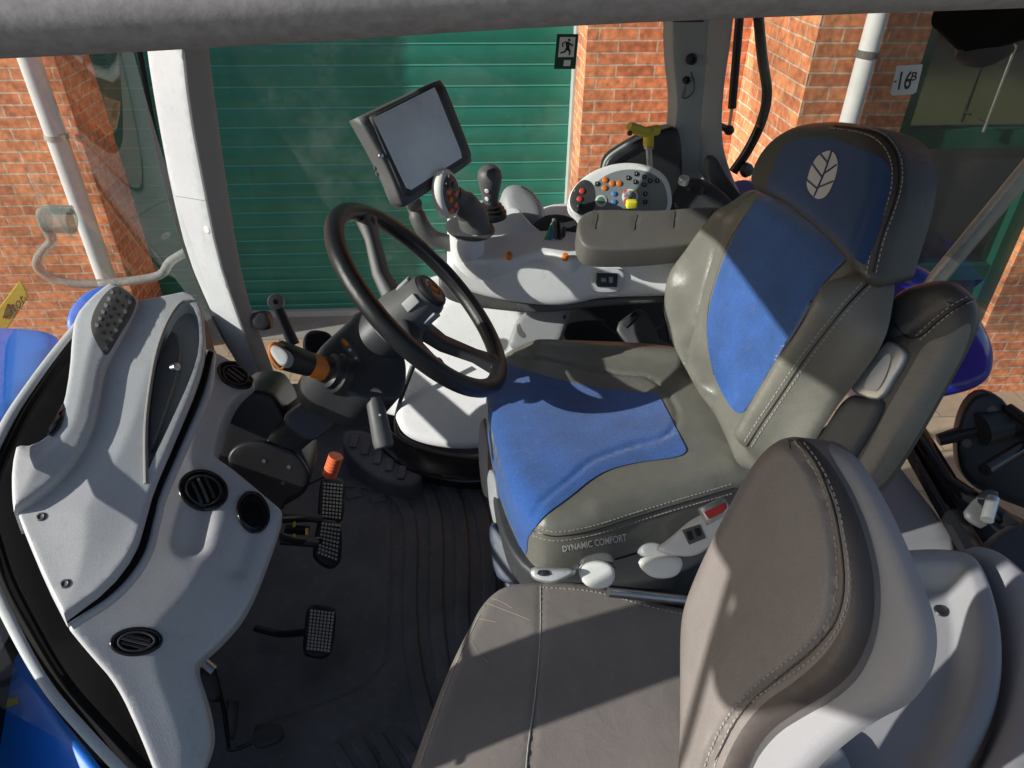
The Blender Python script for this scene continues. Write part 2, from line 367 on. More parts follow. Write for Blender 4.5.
def patch(name, o, poly, m, parent=None, lift=.0015, step=4., ch=2, holes=(), edge=0., smooth=True):
    b = resample(chaikin(poly, ch), step*.7)
    mn = np.array(b).min(0); mx = np.array(b).max(0)
    g = np.array([(x, y) for x in np.arange(mn[0], mx[0], step) for y in np.arange(mn[1], mx[1], step)]) if min(mx-mn) > step else np.zeros((0, 2))
    if len(g): g = g[inside(g, b)]
    if len(g): g = g[dist(g, b) > step*.4]
    hs = [resample(chaikin(h, ch), step*.7) for h in holes]
    for h in hs:
        if len(g): g = g[~inside(g, h)]
    V, Fc = tri(b, [tuple(x) for x in g], hs); c = (float(np.mean([q[0] for q in b])), float(np.mean([q[1] for q in b])))
    dd = dist([v[:2] for v in V], b)
    out = []
    for v, e in zip(V, dd):
        h = surf_c(o, v[0], v[1], c)
        if h is None: h = (at(v[0], v[1], y=1), Vector((0, 0, 1)))
        out.append(h[0]+(CAM-h[0]).normalized()*(lift+(edge*min(1, e/6) if edge else 0)))
    return mk(name, out, Fc, m, parent, smooth=smooth)
def basis(n):
    n = Vector(n).normalized(); a = Vector((0, 0, 1)) if abs(n.z) < .9 else Vector((1, 0, 0)); x = a.cross(n).normalized(); return x, n.cross(x), n
def line3(o, pp, lift=.001, step=1.5, ch=2, closed=False):
    q = resample(chaikin(pp, ch, closed), step, closed); out = []
    for x, y in q:
        h = surf(o, x, y)
        if h: out.append((h[0]+h[1]*lift, h[1]))
    return out
def boxes(name, L, m, parent):
    V = []; Fs = []
    for c, ax, ay, az in L:
        b = len(V)
        for sx in (-1, 1):
            for sy in (-1, 1):
                for sz in (-1, 1): V.append(c+ax*sx+ay*sy+az*sz)
        Fs += [tuple(b+i for i in f) for f in ((0, 1, 3, 2), (4, 6, 7, 5), (0, 4, 5, 1), (2, 3, 7, 6), (0, 2, 6, 4), (1, 5, 7, 3))]
    return mk(name, V, Fs, m, parent, smooth=False, bvh=False)
def stitch(o, pp, parent=None, w=.0007, ln=.0042, gap=.0028, m='thread', ch=2, off=0.):
    if off:
        q = resample(chaikin(pp, ch, False), 6, False); r_ = []
        for i, p in enumerate(q):
            a = q[max(0, i-1)]; b = q[min(len(q)-1, i+1)]; dx, dy = b[0]-a[0], b[1]-a[1]; l = math.hypot(dx, dy) or 1
            r_.append((p[0]-dy/l*off, p[1]+dx/l*off))
        pp = r_; ch = 0
    L = line3(o, pp, .0006, 1., ch); acc = 0; out = []; st = None
    if len(L) < 3: return None
    s = 0; cur = []
    for i in range(1, len(L)):
        l = (L[i][0]-L[i-1][0]).length
        if l > .03: cur = []; s = 0; continue
        s += l
        if s % (ln+gap) < ln: cur.append(i)
        else:
            if len(cur) >= 2:
                a, b = L[cur[0]-1][0], L[cur[-1]][0]; n = L[cur[0]][1]; d = (b-a)
                if d.length > .0008:
                    dd = d.normalized(); sd = n.cross(dd).normalized()
                    out.append(((a+b)/2, dd*d.length/2, sd*w, n*w*.7))
            cur = []
    return boxes('stitching', out, m, parent or o) if out else None
def sweep(name, pts, rad, m, parent=None, seg=10, closed=False, cap=True, flat=None, upv=None, bvh=True):
    """tube along 3-D points; rad number/list; flat=(a,b) makes an elliptic/box section"""
    P = [Vector(p) for p in pts]; n = len(P); R_ = rad if isinstance(rad, (list, tuple)) else [rad]*n
    V = []; Fs = []; prev = None
    for i in range(n):
        a = P[i-1] if (i > 0 or closed) else P[i]; b = P[(i+1) % n] if (i < n-1 or closed) else P[i]
        t = (b-a).normalized()
        if prev is None:
            ref = Vector(upv) if upv is not None else (Vector((0, 0, 1)) if abs(t.z) < .9 else Vector((1, 0, 0)))
            x = ref.cross(t).normalized()
        else:
            x = prev-t*prev.dot(t)
            if upv is not None: x = Vector(upv).cross(t)
            x.normalize()
        prev = x; y = t.cross(x)
        for k in range(seg):
            th = 2*pi*(k+.5)/seg; c, s = cos(th), sin(th)
            if flat:
                e = flat[2] if len(flat) > 2 else 1.
                c = math.copysign(abs(c)**e, c); s = math.copysign(abs(s)**e, s)
                V.append(P[i]+x*c*R_[i]*flat[0]+y*s*R_[i]*flat[1])
            else: V.append(P[i]+(x*c+y*s)*R_[i])
    for i in range(n if closed else n-1):
        for k in range(seg):
            a = i*seg+k; b = i*seg+(k+1) % seg; c = ((i+1) % n)*seg+(k+1) % seg; d = ((i+1) % n)*seg+k; Fs.append((a, b, c, d))
    if cap and not closed: Fs += [tuple(range(seg))[::-1], tuple((n-1)*seg+k for k in range(seg))]
    return mk(name, V, Fs, m, parent, bvh=bvh)
def curve3(pts, n=8):
    """Catmull-Rom through 3-D points"""
    P = [Vector(p) for p in pts]; P = [P[0]*2-P[1]]+P+[P[-1]*2-P[-2]]; out = []
    for i in range(1, len(P)-2):
        for k in range(n):
            t = k/n; a, b, c, d = P[i-1], P[i], P[i+1], P[i+2]
            out.append(.5*((2*b)+(c-a)*t+(2*a-5*b+4*c-d)*t*t+(3*b-a-3*c+d)*t**3))
    return out+[P[-2]]
def lathe(name, prof, o, ax, m, parent=None, seg=28, sx=1., xd=None):
    x, y, n = basis(ax)
    if xd is not None: x = (Vector(xd)-n*Vector(xd).dot(n)).normalized(); y = n.cross(x)
    V = []; Fs = []; o = Vector(o)
    for r, h in prof:
        for k in range(seg): th = 2*pi*k/seg; V.append(o+x*cos(th)*r*sx+y*sin(th)*r+n*h)
    for i in range(len(prof)-1):
        for k in range(seg): Fs.append((i*seg+k, i*seg+(k+1) % seg, (i+1)*seg+(k+1) % seg, (i+1)*seg+k))
    if prof[-1][0] > 1e-5: Fs.append(tuple((len(prof)-1)*seg+k for k in range(seg)))
    if prof[0][0] > 1e-5: Fs.append(tuple(range(seg))[::-1])
    return mk(name, V, Fs, m, parent)
def rbox(name, c, s, m, parent=None, ax=None, bev=.004, seg=3, taper=1.):
    bm = bmesh.new(); bmesh.ops.create_cube(bm, size=1)
    for v in bm.verts:
        k = taper if v.co.z > 0 else 1.; v.co = Vector((v.co.x*s[0]*k, v.co.y*s[1]*k, v.co.z*s[2]))
    if bev: bmesh.ops.bevel(bm, geom=bm.edges[:], offset=bev, segments=seg, profile=.5, affect='EDGES')
    R_ = Matrix.Identity(3)
    if ax is not None: x, y, z = [Vector(a).normalized() for a in ax]; R_ = Matrix((x, y, z)).transposed()
    c = Vector(c); bm.verts.ensure_lookup_table()
    V = [c+R_ @ v.co for v in bm.verts]; Fs = [tuple(v.index for v in f.verts) for f in bm.faces]; bm.free()
    return mk(name, V, Fs, m, parent)
def frame(z, x):
    z = Vector(z).normalized(); x = Vector(x); x = (x-z*x.dot(z)).normalized(); return x, z.cross(x), z
def quadmesh(name, pts, m, parent=None): return mk(name, pts, [tuple(range(len(pts)))], m, parent, smooth=False)
def text_on(body, o, quad, m, parent, lift=.001, name='lettering', bold=0.):
    """lettering: text box corners (bl, br, tr, tl) in px laid on a surface"""
    c = bpy.data.curves.new('t', 'FONT'); c.body = body; c.resolution_u = 3; c.offset = bold; to = bpy.data.objects.new('t', c); COL.objects.link(to)
    bpy.context.view_layer.update(); me = to.to_mesh(); V = [v.co.copy() for v in me.vertices]; Fs = [tuple(p.vertices) for p in me.polygons]; to.to_mesh_clear()
    bpy.data.objects.remove(to); bpy.data.curves.remove(c)
    x0 = min(v.x for v in V); x1 = max(v.x for v in V); y0 = min(v.y for v in V); y1 = max(v.y for v in V); out = []
    bl, br_, tr, tl = quad; cc = ((bl[0]+tr[0])/2, (bl[1]+tr[1])/2)
    for v in V:
        a = (v.x-x0)/(x1-x0); b = (v.y-y0)/(y1-y0)
        px = (bl[0]*(1-a)+br_[0]*a)*(1-b)+(tl[0]*(1-a)+tr[0]*a)*b; py = (bl[1]*(1-a)+br_[1]*a)*(1-b)+(tl[1]*(1-a)+tr[1]*a)*b
        h = surf_c(o, px, py, cc); out.append(h[0]+(CAM-h[0]).normalized()*lift)
    return mk(name, out, Fs, m, parent, smooth=False, bvh=False)
def arc_prof(r, h, e=.3, n=5):
    """disc profile with rounded top edge"""
    k = r*e; return [(r, 0)]+[(r-k+k*cos(t*pi/2/n), h-k+k*sin(t*pi/2/n)) for t in range(n+1)]+[(0, h)]
#@@ENVIRONMENT
#@@CAB
#@@SEATS
#@@CONTROLS
#@@LIGHT
# ------------------------------------------------------------------ surroundings
GZ = -1.15
def boxmesh(name, x0, x1, y0, y1, z0, z1, m, parent=None):
    V = [(x, y, z) for x in (x0, x1) for y in (y0, y1) for z in (z0, z1)]
    return mk(name, V, [(0, 1, 3, 2), (4, 6, 7, 5), (0, 4, 5, 1), (2, 3, 7, 6), (0, 2, 6, 4), (1, 5, 7, 3)], m, parent, smooth=False)
g = quadmesh('ground', [(-40, -40, GZ), (40, -40, GZ), (40, 40, GZ), (-40, 40, GZ)], 'yard'); g['kind'] = 'structure'
s = quadmesh('terrace', [(-6, 1.95, GZ+.003), (8, 1.95, GZ+.003), (8, 5, GZ+.003), (-6, 5, GZ+.003)], 'paver'); s['kind'] = 'structure'
s = quadmesh('pavement', [(-2.4, 4.27, GZ+.007), (.9, 4.27, GZ+.007), (.9, 4.7, GZ+.007), (-2.4, 4.7, GZ+.007)], 'concrete'); s['kind'] = 'structure'
lw_ = quadmesh('mirrored_green', [(1.5, -5, GZ+.004), (9, -5, GZ+.004), (9, -1.6, GZ+.004), (1.5, -1.6, GZ+.004)], 'mirrored_green'); lw_['kind'] = 'structure'  # unseen green sheet, added only to be mirrored in the glazed door
# garage door
gd = thing('garage_door', 'wide dark green ribbed roller door between the brick walls', 'garage door', (-.75, 4.6, GZ))
lines = [22, 44, 65.7, 87.3, 108.3, 127.7, 146.7, 165.7, 184, 198, 213, 227, 241, 254.5, 268, 281, 294, 306]
zs = [at(250, y, y=4.6).z for y in lines]
zt = [2.2-.14*k for k in range(12)]; zt = [z for z in zt if z > zs[0]+.07]; zs = zt+zs+[GZ+.05]
V = []; Fs = []; X0, X1 = -2.6, .697
prof = [(4.6, 2.3)]
zn = [2.3]+zs
for k_, z in enumerate(zs[:-1]):
    zu = zn[k_]; prof += [(4.600-.007*sin(pi*q/4), zu-.010-(zu-z-.016)*q/4) for q in (1, 2, 3)] if k_ else []
    prof += [(4.600, z+.005), (4.597, z+.003), (4.597, z-.003), (4.601, z-.005), (4.600, z-.008)]
prof.append((4.6, GZ+.05))
for y, z in prof: V += [(X0, y, z), (X1, y, z)]
for i in range(len(prof)-1): Fs.append((2*i, 2*i+1, 2*i+3, 2*i+2))
mk('door_panel', V, Fs, 'door', gd)
V = []; Fs = []
for z in zs[:-1]:
    b = len(V); V += [(X0, 4.5950, z-.0030), (X1, 4.5950, z-.0030), (X1, 4.598, z+.0050), (X0, 4.598, z+.0050)]; Fs.append((b, b+1, b+2, b+3))
mk('panel_lip_lit', V, Fs, 'doorlip_lit', gd, smooth=False)
boxmesh('bottom_seal', X0, X1, 4.56, 4.62, GZ+.008, GZ+.05, 'doorframe', gd)
boxmesh('door_jamb', .698, .7125, 4.50, 4.66, GZ, 2.2, 'doorframe', gd)
w = boxmesh('brick_wall', .713, 1.66, 4.20, 4.9, GZ+.002, 3.2, 'brick'); tag(w, 'sunlit orange brick wall right beside the green roller door', 'wall')
w = boxmesh('brick_wall', 1.61, 2.13, 3.40, 4.198, GZ+.002, 3.2, 'brick'); tag(w, 'orange brick corner jutting forward behind the white drainpipe', 'wall')
w = boxmesh('brick_wall', 3.02, 6.5, 3.40, 4.6, GZ+.002, 3.2, 'brick'); tag(w, 'brick pier to the right of the green framed glass door', 'wall')
w = boxmesh('brick_wall', -8, -2.08, 4.21, 4.9, GZ+.002, 3.2, 'brick'); tag(w, 'brick wall seen through the windscreen left of the roller door', 'wall')
# drainpipes
t = thing('drainpipe', 'white plastic drainpipe with clamp on the jutting brick corner', 'drainpipe', (1.85, 3.3, GZ), 'drainpipes on the brick walls')
px_ = 1.825
lathe('pipe', [(.043, 0), (.043, 4.3)], (px_, 3.33, GZ), (0, 0, 1), 'whitep', t)
lathe('clamp', [(.043, 0), (.050, .002), (.050, .03), (.043, .032)], (px_, 3.33, .80), (0, 0, 1), 'tan', t)
boxmesh('bracket', px_-.006, px_+.006, 3.37, 3.40, .808, .826, 'tan', t)
t = thing('drainpipe', 'pale drainpipe seen through the windscreen against the left brick wall', 'drainpipe', (-2.2, 4.2, GZ), 'drainpipes on the brick walls')
lathe('pipe', [(.055, 0), (.055, 4.3)], (-2.17, 4.13, GZ), (0, 0, 1), 'whitep', t, seg=20)
lathe('clamp', [(.055, 0), (.062, .002), (.062, .03), (.055, .032)], (-2.17, 4.13, .25), (0, 0, 1), 'alu', t, seg=20)
# house number plate
WP = Plane((1.9, 3.397, .6), (0, -1, 0))
def onplane(name, P, poly, m, parent, h=0.):
    return mk(name, [P.hit(*q)+P.n*h for q in poly], [tuple(range(len(poly)))], m, parent, smooth=False)
t = thing('house_number_sign', 'white square plate reading 16B on the brick corner', 'sign', (2.03, 3.395, .62))
pl_ = relief('plate', [(897, 66), (897, 66), (923, 64.5), (923, 64.5), (916, 94), (916, 94), (890, 96), (890, 96)], WP, 'whitep', t, r=.002, back=.004, ch=1, grid=.03)
text_on('16', pl_, [(897.5, 90), (910, 89.2), (913.5, 70.5), (901, 71.5)], 'black', t, .002, bold=.015)
patch('lettering', pl_, [(892.6, 82.6), (896.6, 82.2), (896.9, 80.6), (892.9, 81)], 'black', t, .002, 3, 0)
text_on('B', pl_, [(910, 81), (916, 80.5), (918.5, 71.5), (912.5, 72)], 'black', t, .002, bold=.02)
# green framed glazed door on the right
gw = thing('glazed_door', 'dark glazed door in a green painted frame right of the drainpipe', 'door', (2.57, 3.5, GZ))
for a in ((2.132, 2.20, -1.148, 3.1), (2.93, 3.018, -1.148, 3.1)): boxmesh('frame_post', a[0], a[1], 3.44, 3.55, a[2], a[3], 'framegreen', gw)
for z in (.40, -.34, -1.06): boxmesh('frame_rail', 2.202, 2.928, 3.445, 3.545, z-.045, z+.045, 'framegreen', gw)
boxmesh('glass_pane', 2.202, 2.928, 3.49, 3.50, -1.1, 3.1, M['brown'], gw)
t = thing('door_handle_bar', 'silver bar handle on the green framed glazed door', 'handle', at(1000, 118, y=3.4))
sweep('bar', [at(983, 132, y=3.40), at(1016, 45, y=3.40)], .008, 'steel', t)
for q in ((987, 122), (1013, 54)): sweep('mount', [at(*q, y=3.40), at(*q, y=3.40)+Vector((0, .045, 0))], .006, 'steel', t)
# building opposite, behind the camera: gives the glass something real to mirror
w = boxmesh('brick_wall', -14, 14, -9.4, -9, GZ+.002, 2.0, 'brick'); tag(w, 'brick wall across the yard behind the viewpoint', 'wall')
# hedge behind viewpoint skipped
# ------------------------------------------------------------------ cab shell
RY = 1.87
cabf = thing('tractor_cab', 'blue tractor cab shell with pale pillars around the seats', 'tractor cab', (0, 1.1, -.05))
# roof: real slab over the cab, its left edge is the trim seen along the top of the picture
def bar_px(name, a, rad, m, parent, **k): return sweep(name, a, rad, m, parent, **k)
boxmesh('roof', -.78, 1.0, .34, 2.0, 1.50, 1.60, 'mid', cabf)
hd = [(-80, -6, .36), (100, -14, .36), (300, -25, .36), (520, -38, .36), (750, -48, .36), (1130, -60, .36)]
hp = curve3([at(x, y, y=d) for x, y, d in hd], 8)
sweep('door_header', hp, .026, 'header', cabf, seg=24, flat=(1.0, 1.0))
boxmesh('shade_visor', -.80, -.77, .02, 2.0, 1.43, 1.498, 'mid', cabf)  # unseen strip added to set the roof's shadow edge on the seats
# right-hand front pillar
PY_ = Plane((0, RY, 0), (0, -1, 0)); PA = Plane(at(200, 200, y=RY-.02), (-.55, -1, .1))
relief('front_pillar', [(147, 30), (147, 30), (147, 47), (157, 110), (172, 190), (188, 256), (211, 310), (236, 360), (253, 388), (253, 388), (266, 388), (266, 388), (263, 384), (236, 310), (218, 256), (203, 180), (190, 110), (183, 43), (182, 30), (182, 30)], PA, 'white', cabf, r=.004, back=.03, ch=1, grid=.02, bdir=(-.3, .85, -.35))
pax = (PA.hit(263, 384)-PA.hit(183, 43)).normalized()
PT = Plane(PA.hit(222, 212), Matrix.Rotation(radians(-62), 3, pax) @ PA.n)
if PT.n.x < PA.n.x: PT = Plane(PT.p, Matrix.Rotation(radians(62), 3, pax) @ PA.n)
relief('pillar_trim', [(181, 30), (181, 30), (183, 43), (190, 110), (203, 180), (218, 256), (236, 310), (263, 384), (266, 392), (280, 388), (280, 388), (264, 345), (248, 299), (238, 256), (226, 180), (216, 110), (208, 43), (207, 30), (207, 30)], PT, 'trimbrown', cabf, r=.002, H=.001, bdir=(-.3, .85, -.35), back=.05, ch=1, grid=.02)
fp = [o for o in cabf.children if o.name.startswith('front_pillar')][0]
h = surf(fp, 207, 230); lathe('plug', arc_prof(.011, .002), h[0], h[1], 'cream', cabf)
line = line3(fp, [(176, 196), (207, 201)], .0004, 3); sweep('pillar_joint', [a for a, b in line], .0008, 'mid', cabf, seg=5)
# black seal along the windscreen edge
WS = [(133, 44), (147, 120), (160, 176), (176, 235), (196, 290), (218, 335), (240, 372)]
wsp = curve3([at(x+5, y, y=RY+.06) for x, y in WS], 6)
sweep('windscreen_seal', wsp, .007, 'seal', cabf, seg=8)
# windscreen lower frame (curves round the front of the dash down to the door sill)
low = [(228, 300, 1.66, 1), (150, 268, 1.5, 1), (104, 300, 1.25, 1), (70, 336, 1.12, 1), (32, 385, .97, 1), (2, 432, .86, 1), (-25, 500, .74, 1), (-12, 570, .64, 1), (12, 625, .56, 1), (46, 685, .49, 1), (88, 735, .44, 1), (150, 800, .39, 1)]
lp = curve3([at(x, y, y=d) for x, y, d, _ in low], 6)
nn = len(lp[14:]); rr = [.011-.0055*min(1, k/nn*1.35) for k in range(nn)]
sweep('windscreen_frame', lp[14:], rr, 'white', cabf, seg=12, flat=(1.0, .6))
sweep('windscreen_gasket', [p+Vector((.012, .012, -.006)) for p in lp[14:]], [q*.9 for q in rr], 'seal', cabf, seg=8)
# near front pillar rising out of frame from the lower frame
boxmesh('near_pillar', -.70, -.63, .315, .435, .30, 1.50, 'cream', cabf)
# windscreen glass: from the lower frame up to the roof front edge
top = [Vector((-.72, RY-.04, 1.5)), Vector((-.86, 1.5, 1.5)), Vector((-.90, 1.1, 1.5)), Vector((-.86, .7, 1.5)), Vector((-.74, .42, 1.5))]
lowg = [at(240, 372, y=RY-.03)]+lp[4:-2:3]
tg_ = resample([tuple(p) for p in curve3(top, 6)], .03, False)
lowr = resample([tuple(p) for p in lowg], .03, False); n_ = 28
def pick(L, t): f = t*(len(L)-1); i = min(int(f), len(L)-2); return Vector(L[i]).lerp(Vector(L[i+1]), f-i)
V = []; Fs = []
for j in range(9):
    for i in range(n_+1):
        a = pick(lowr, i/n_); b = pick(tg_, i/n_); s_ = j/8; V.append(a.lerp(b, s_)+Vector((-.03*sin(pi*s_), 0, 0)))
for j in range(8):
    for i in range(n_): Fs.append((j*(n_+1)+i, j*(n_+1)+i+1, (j+1)*(n_+1)+i+1, (j+1)*(n_+1)+i))
mk('windscreen', V, Fs, 'glass2', cabf)
# right window
quadmesh('side_window', [at(214, 44, y=RY+.02)+Vector((0, 0, .6)), at(285, 330, y=RY+.02), at(668, 230, y=RY+.02), at(668, 20, y=RY+.02)+Vector((0, 0, .5))], 'glass', cabf)
# rear right pillar (C post)
PC = Plane(at(700, 100, y=RY-.03), (.12, -1, .12))
relief('rear_pillar', [(671, 0), (671, 0), (671, 60), (676, 95), (674, 130), (668, 160), (655, 190), (640, 205), (640, 215), (720, 215), (720, 215), (713, 180), (703, 150), (707, 120), (713, 60), (715, 0), (715, 0)], PC, 'grey', cabf, r=.006, back=.05, ch=2, grid=.02)
relief('pillar_edge', [(708, 0), (708, 0), (706, 60), (700, 120), (697, 170), (705, 195), (735, 206), (745, 206), (730, 175), (721, 140), (723, 90), (731, 40), (735, 0), (735, 0)], Plane(at(715, 100, y=RY-.04), (-.3, -1, .1)), 'shell', cabf, r=.004, back=.05, ch=2, grid=.02)
cp = [o for o in cabf.children if o.name.startswith('rear_pillar')][0]
for q, rr in (((691, 59), .013), ((686, 80), .009)):
    h = surf(cp, *q); lathe('socket', [(rr, 0), (rr, .008), (rr*.6, .010), (rr*.55, .003), (0, .003)], h[0], h[1], 'black', cabf)
cb_ = [h[0]+h[1]*.003 for h in (surf(cp, *q) for q in [(686, 84), (684, 92), (682, 97), (686, 98), (693, 92), (694, 84), (691, 72)]) if h]
sweep('cord', curve3(cb_, 5), .0014, 'dark', cabf, seg=6)
quadmesh('visor_clip', [surf(cp, *q)[0]+surf(cp, *q)[1]*.003 for q in ((673, 19), (703, 18), (703, 22), (673, 22))], 'black', cabf)
# pale wedge painting the sunlit patch at the rear pillar's foot
relief('pillar_lit_patch', [(672, 156), (672, 156), (705, 172), (712, 210), (680, 212), (668, 190)], Plane(at(690, 190, y=1.78), (-.2, -.6, .8)), 'white', cabf, r=.006, back=.04, grid=.02)
relief('wheel_arch_trim', [(705, 168), (703, 156), (715, 154), (724, 172), (738, 192), (750, 205), (744, 216), (725, 208), (712, 190)], Plane(at(725, 185, y=1.70), (-.4, -.8, .4)), M['dark'], cabf, r=.006, back=.05, grid=.015)
# rear fenders
FB = Plane(at(930, 320, y=1.75), (-.15, -1, .25))
relief('rear_fender', [(860, 260), (860, 250), (915, 262), (935, 275), (958, 288), (980, 320), (992, 345), (990, 372), (975, 386), (950, 394), (890, 405), (850, 420)], FB, 'paint2', cabf, r=.05, H=.05, back=.2, ch=3, grid=.02)
relief('rear_fender', [(720, 190), (740, 178), (760, 183), (775, 195), (775, 225), (750, 240), (720, 225)], Plane(at(750, 200, y=1.93), (-.2, -1, .5)), M['purple'], cabf, r=.02, back=.1, ch=2, grid=.02)
relief('fender_strip', [(540, 222), (556, 213), (580, 201), (602, 194), (604, 204), (580, 214), (556, 228)], Plane(at(575, 208, y=1.84), (-.1, -.6, .8)), 'paint', cabf, r=.006, back=.04, ch=1, grid=.02)
# black wheel-arch behind the console
relief('wheel_arch', [(603, 168), (606, 158), (622, 147), (645, 134), (668, 126), (682, 128), (682, 215), (600, 215), (603, 175)], Plane(at(640, 160, y=1.80), (-.1, -1, .2)), 'black', cabf, r=.01, back=.08, ch=2, grid=.02)
sweep('arch_edge', [at(x, y, y=1.785) for x, y in resample(chaikin([(603, 170), (606, 158), (622, 147), (645, 134), (670, 125)], 2, False), 3, False)], .004, 'grey', cabf, seg=8)
# floor pan and walls under the glass
boxmesh('floor_pan', -.75, .85, .30, 1.86, -.06, -.012, 'black', cabf)
boxmesh('lower_wall', -.62, .72, 1.865, 1.90, -.05, .13, 'mid', cabf)
boxmesh('bulkhead', -.86, -.74, .45, 1.86, -.05, .45, 'black', cabf)
relief('body_side', [(-60, 560), (-60, 560), (-4, 600), (12, 640), (46, 700), (104, 770), (140, 830), (140, 830), (-60, 830), (-60, 830)], Plane(at(40, 720, y=.66), (-.4, -.5, .7)), 'paint', cabf, r=.01, back=.05, ch=1, grid=.03, bdir=(0, 0, -1))
bs = [o for o in cabf.children if o.name.startswith('body_side')][0]
patch('stripe', bs, [(-10, 703), (-10, 703), (17, 697), (17, 697), (19, 704), (19, 704), (-10, 712), (-10, 712)], 'yellow', cabf, .002, 3, 1)
# exit sticker on the right window
SP = Plane((0, RY+.012, 0), (0, -1, 0))
st = thing('exit_sticker', 'green and white running man exit sticker on the side window', 'sticker', SP.hit(566, 52))
onplane('backing', SP, [(557, 34), (578.5, 34), (575.5, 69), (554, 69)], mat('exit_green', (.004, .045, .030), .5), st)
onplane('symbol_field', SP, [(560, 37), (575.5, 37), (573.5, 57), (558, 57)], 'whitep', st, .001)
man = [[(568, 38.5), (570.2, 38.5), (570.4, 41), (568, 41)], [(565.5, 41.5), (569, 41.5), (569.5, 48), (566, 48)], [(566, 41.5), (563, 44), (563.4, 47), (562, 46.5), (561.8, 43), (565.5, 41)], [(569, 42), (572.5, 44.5), (573.3, 44), (573, 46), (571.5, 46), (568.5, 44)],
       [(566, 47), (569, 47.5), (570.8, 51), (569.8, 55), (568.4, 54.8), (569, 51.5), (566, 49.5)], [(566, 47.5), (567.5, 49), (565, 52.5), (560, 53.5), (560, 52), (564, 51)]]
for q in man: onplane('figure', SP, q, 'black', st, .002)
onplane('arrow_field', SP, [(564, 60), (571, 60), (570, 66), (563.3, 66)], 'silver', st, .001)
# window gas strut + grab bar behind rear pillar
t = thing('gas_strut', 'thin black gas strut standing behind the rear pillar', 'strut', at(730, 130, y=1.95))
sweep('cylinder', [at(741, 0, y=1.97), at(732, 108, y=1.97)], .011, 'black', t, seg=12)
sweep('rod', [at(732, 108, y=1.97), at(729, 128, y=1.97)], .004, 'steel', t, seg=8)
lathe('ball_joint', [(0, -.014), (.012, -.008), (.014, 0), (.012, .008), (0, .014)], at(729, 130, y=1.95), (0, -1, 0), 'black', t)
sweep('joint_arm', [at(729, 130, y=1.96), at(714, 123, y=1.93)], .009, 'black', t, seg=10)
t = thing('grab_handle', 'long black bent grab handle of the rear window', 'handle', at(760, 100, y=1.97))
sweep('bar', curve3([at(x, y, y=1.98) for x, y in ((757, 0), (762, 55), (767, 92), (762, 120), (748, 150), (733, 172))], 6), .0135, 'gloss', t, seg=12)
lathe('end_knob', [(0, -.01), (.017, -.008), (.021, 0), (.017, .012), (0, .014)], at(746, 170, y=1.96), (.5, -1, .3), 'black', t)
# lifting arm rod (grey tube) behind the seat
t = thing('support_strut', 'grey metal tube rising behind the headrest at the right edge', 'strut', at(950, 270, y=1.6))
sweep('tube', [at(918, 305, y=1.62), at(940, 275, y=1.62), at(1060, 130, y=1.62)], .022, 'alu', t, seg=18)
# rear window pane
quadmesh('rear_window', [at(1100, 100, y=1.25), at(1100, 330, y=1.3), at(985, 330, y=1.85), at(750, 120, y=1.88), at(760, -60, y=1.88), at(1100, -60, y=1.3)], 'glassr', cabf)
# dark fitting hanging in the upper right corner
t = thing('work_lamp', 'black lamp housing hanging in the upper right corner', 'lamp', at(985, 20, y=.9))
sweep('housing', [at(945, 10, y=.9), at(975, 22, y=.9), at(1000, 20, y=.88), at(1040, 6, y=.86)], [.02, .035, .03, .03], 'seal', t, seg=16)
lathe('lens_ring', [(.02, 0), (.03, .004), (.03, .02), (.02, .026), (0, .026)], at(985, 38, y=.9), (-.1, -.5, -.6), 'dark', t)
# tractor bonnet, reflected arm shape and warning sticker outside the windscreen
t = thing('bonnet', 'bright blue tractor bonnet beyond the windscreen at the left', 'bonnet', at(20, 400, y=1.2))
relief('bonnet_skin', [(-160, 330), (-160, 330), (30, 332), (66, 340), (60, 372), (20, 430), (-20, 480), (-160, 520), (-160, 520)], Plane(at(20, 380, y=1.36), (.1, -.15, 1)), 'paint', t, r=.03, back=.3, ch=2, grid=.03, bdir=(0, 0, -1))
t = thing('body_panel', 'small deep blue bodywork corner behind the instrument cowl', 'panel', at(85, 305, y=1.6))
relief('panel_skin', [(68, 312), (85, 293), (110, 284), (118, 290), (85, 335), (66, 335)], Plane(at(85, 310, y=1.5), (.2, -.6, .8)), 'paint', t, r=.015, back=.1, ch=1, grid=.02)
t = thing('arm_shape', 'curved translucent mirror bracket outside the windscreen', 'reflection', at(60, 270, y=1.9))
arm = [(186, 252), (170, 262), (160, 275), (130, 281), (90, 284), (60, 281), (42, 272), (37, 262), (44, 250), (52, 240), (44, 225), (41, 214), (48, 210), (72, 210)]
sweep('bracket', curve3([at(x, y, y=1.95) for x, y in arm], 4), [.012]*1 and .013, 'clear', t, seg=10)  # see-through tube stands in for a faint reflection in the windscreen
sweep('cap', [at(46, 220, y=1.95), at(72, 221, y=1.95)], .035, 'clear', t, seg=16)
t = thing('warning_sign', 'yellow warning sticker with triangle at the left edge', 'sign', at(12, 310, y=1.7))
WP2 = Plane(at(12, 310, y=1.7), (.15, -1, .3))
wpl = relief('plate', [(-14, 326), (-14, 326), (20, 280), (20, 280), (29, 296), (29, 296), (2, 336), (2, 336)], WP2, 'yellow', t, r=.002, back=.004, ch=1, grid=.02)
for a, b in (((3, 318), (8, 304)), ((8, 304), (12, 314)), ((12, 314), (3, 318))):
    sweep('triangle', [surf(wpl, *a)[0]-ray(*a).normalized()*.002, surf(wpl, *b)[0]-ray(*b).normalized()*.002], .0015, 'black', t, seg=5, bvh=False)
text_on('tot', wpl, [(13, 313), (26, 303), (22, 294), (11, 305)], 'black', t, .002)

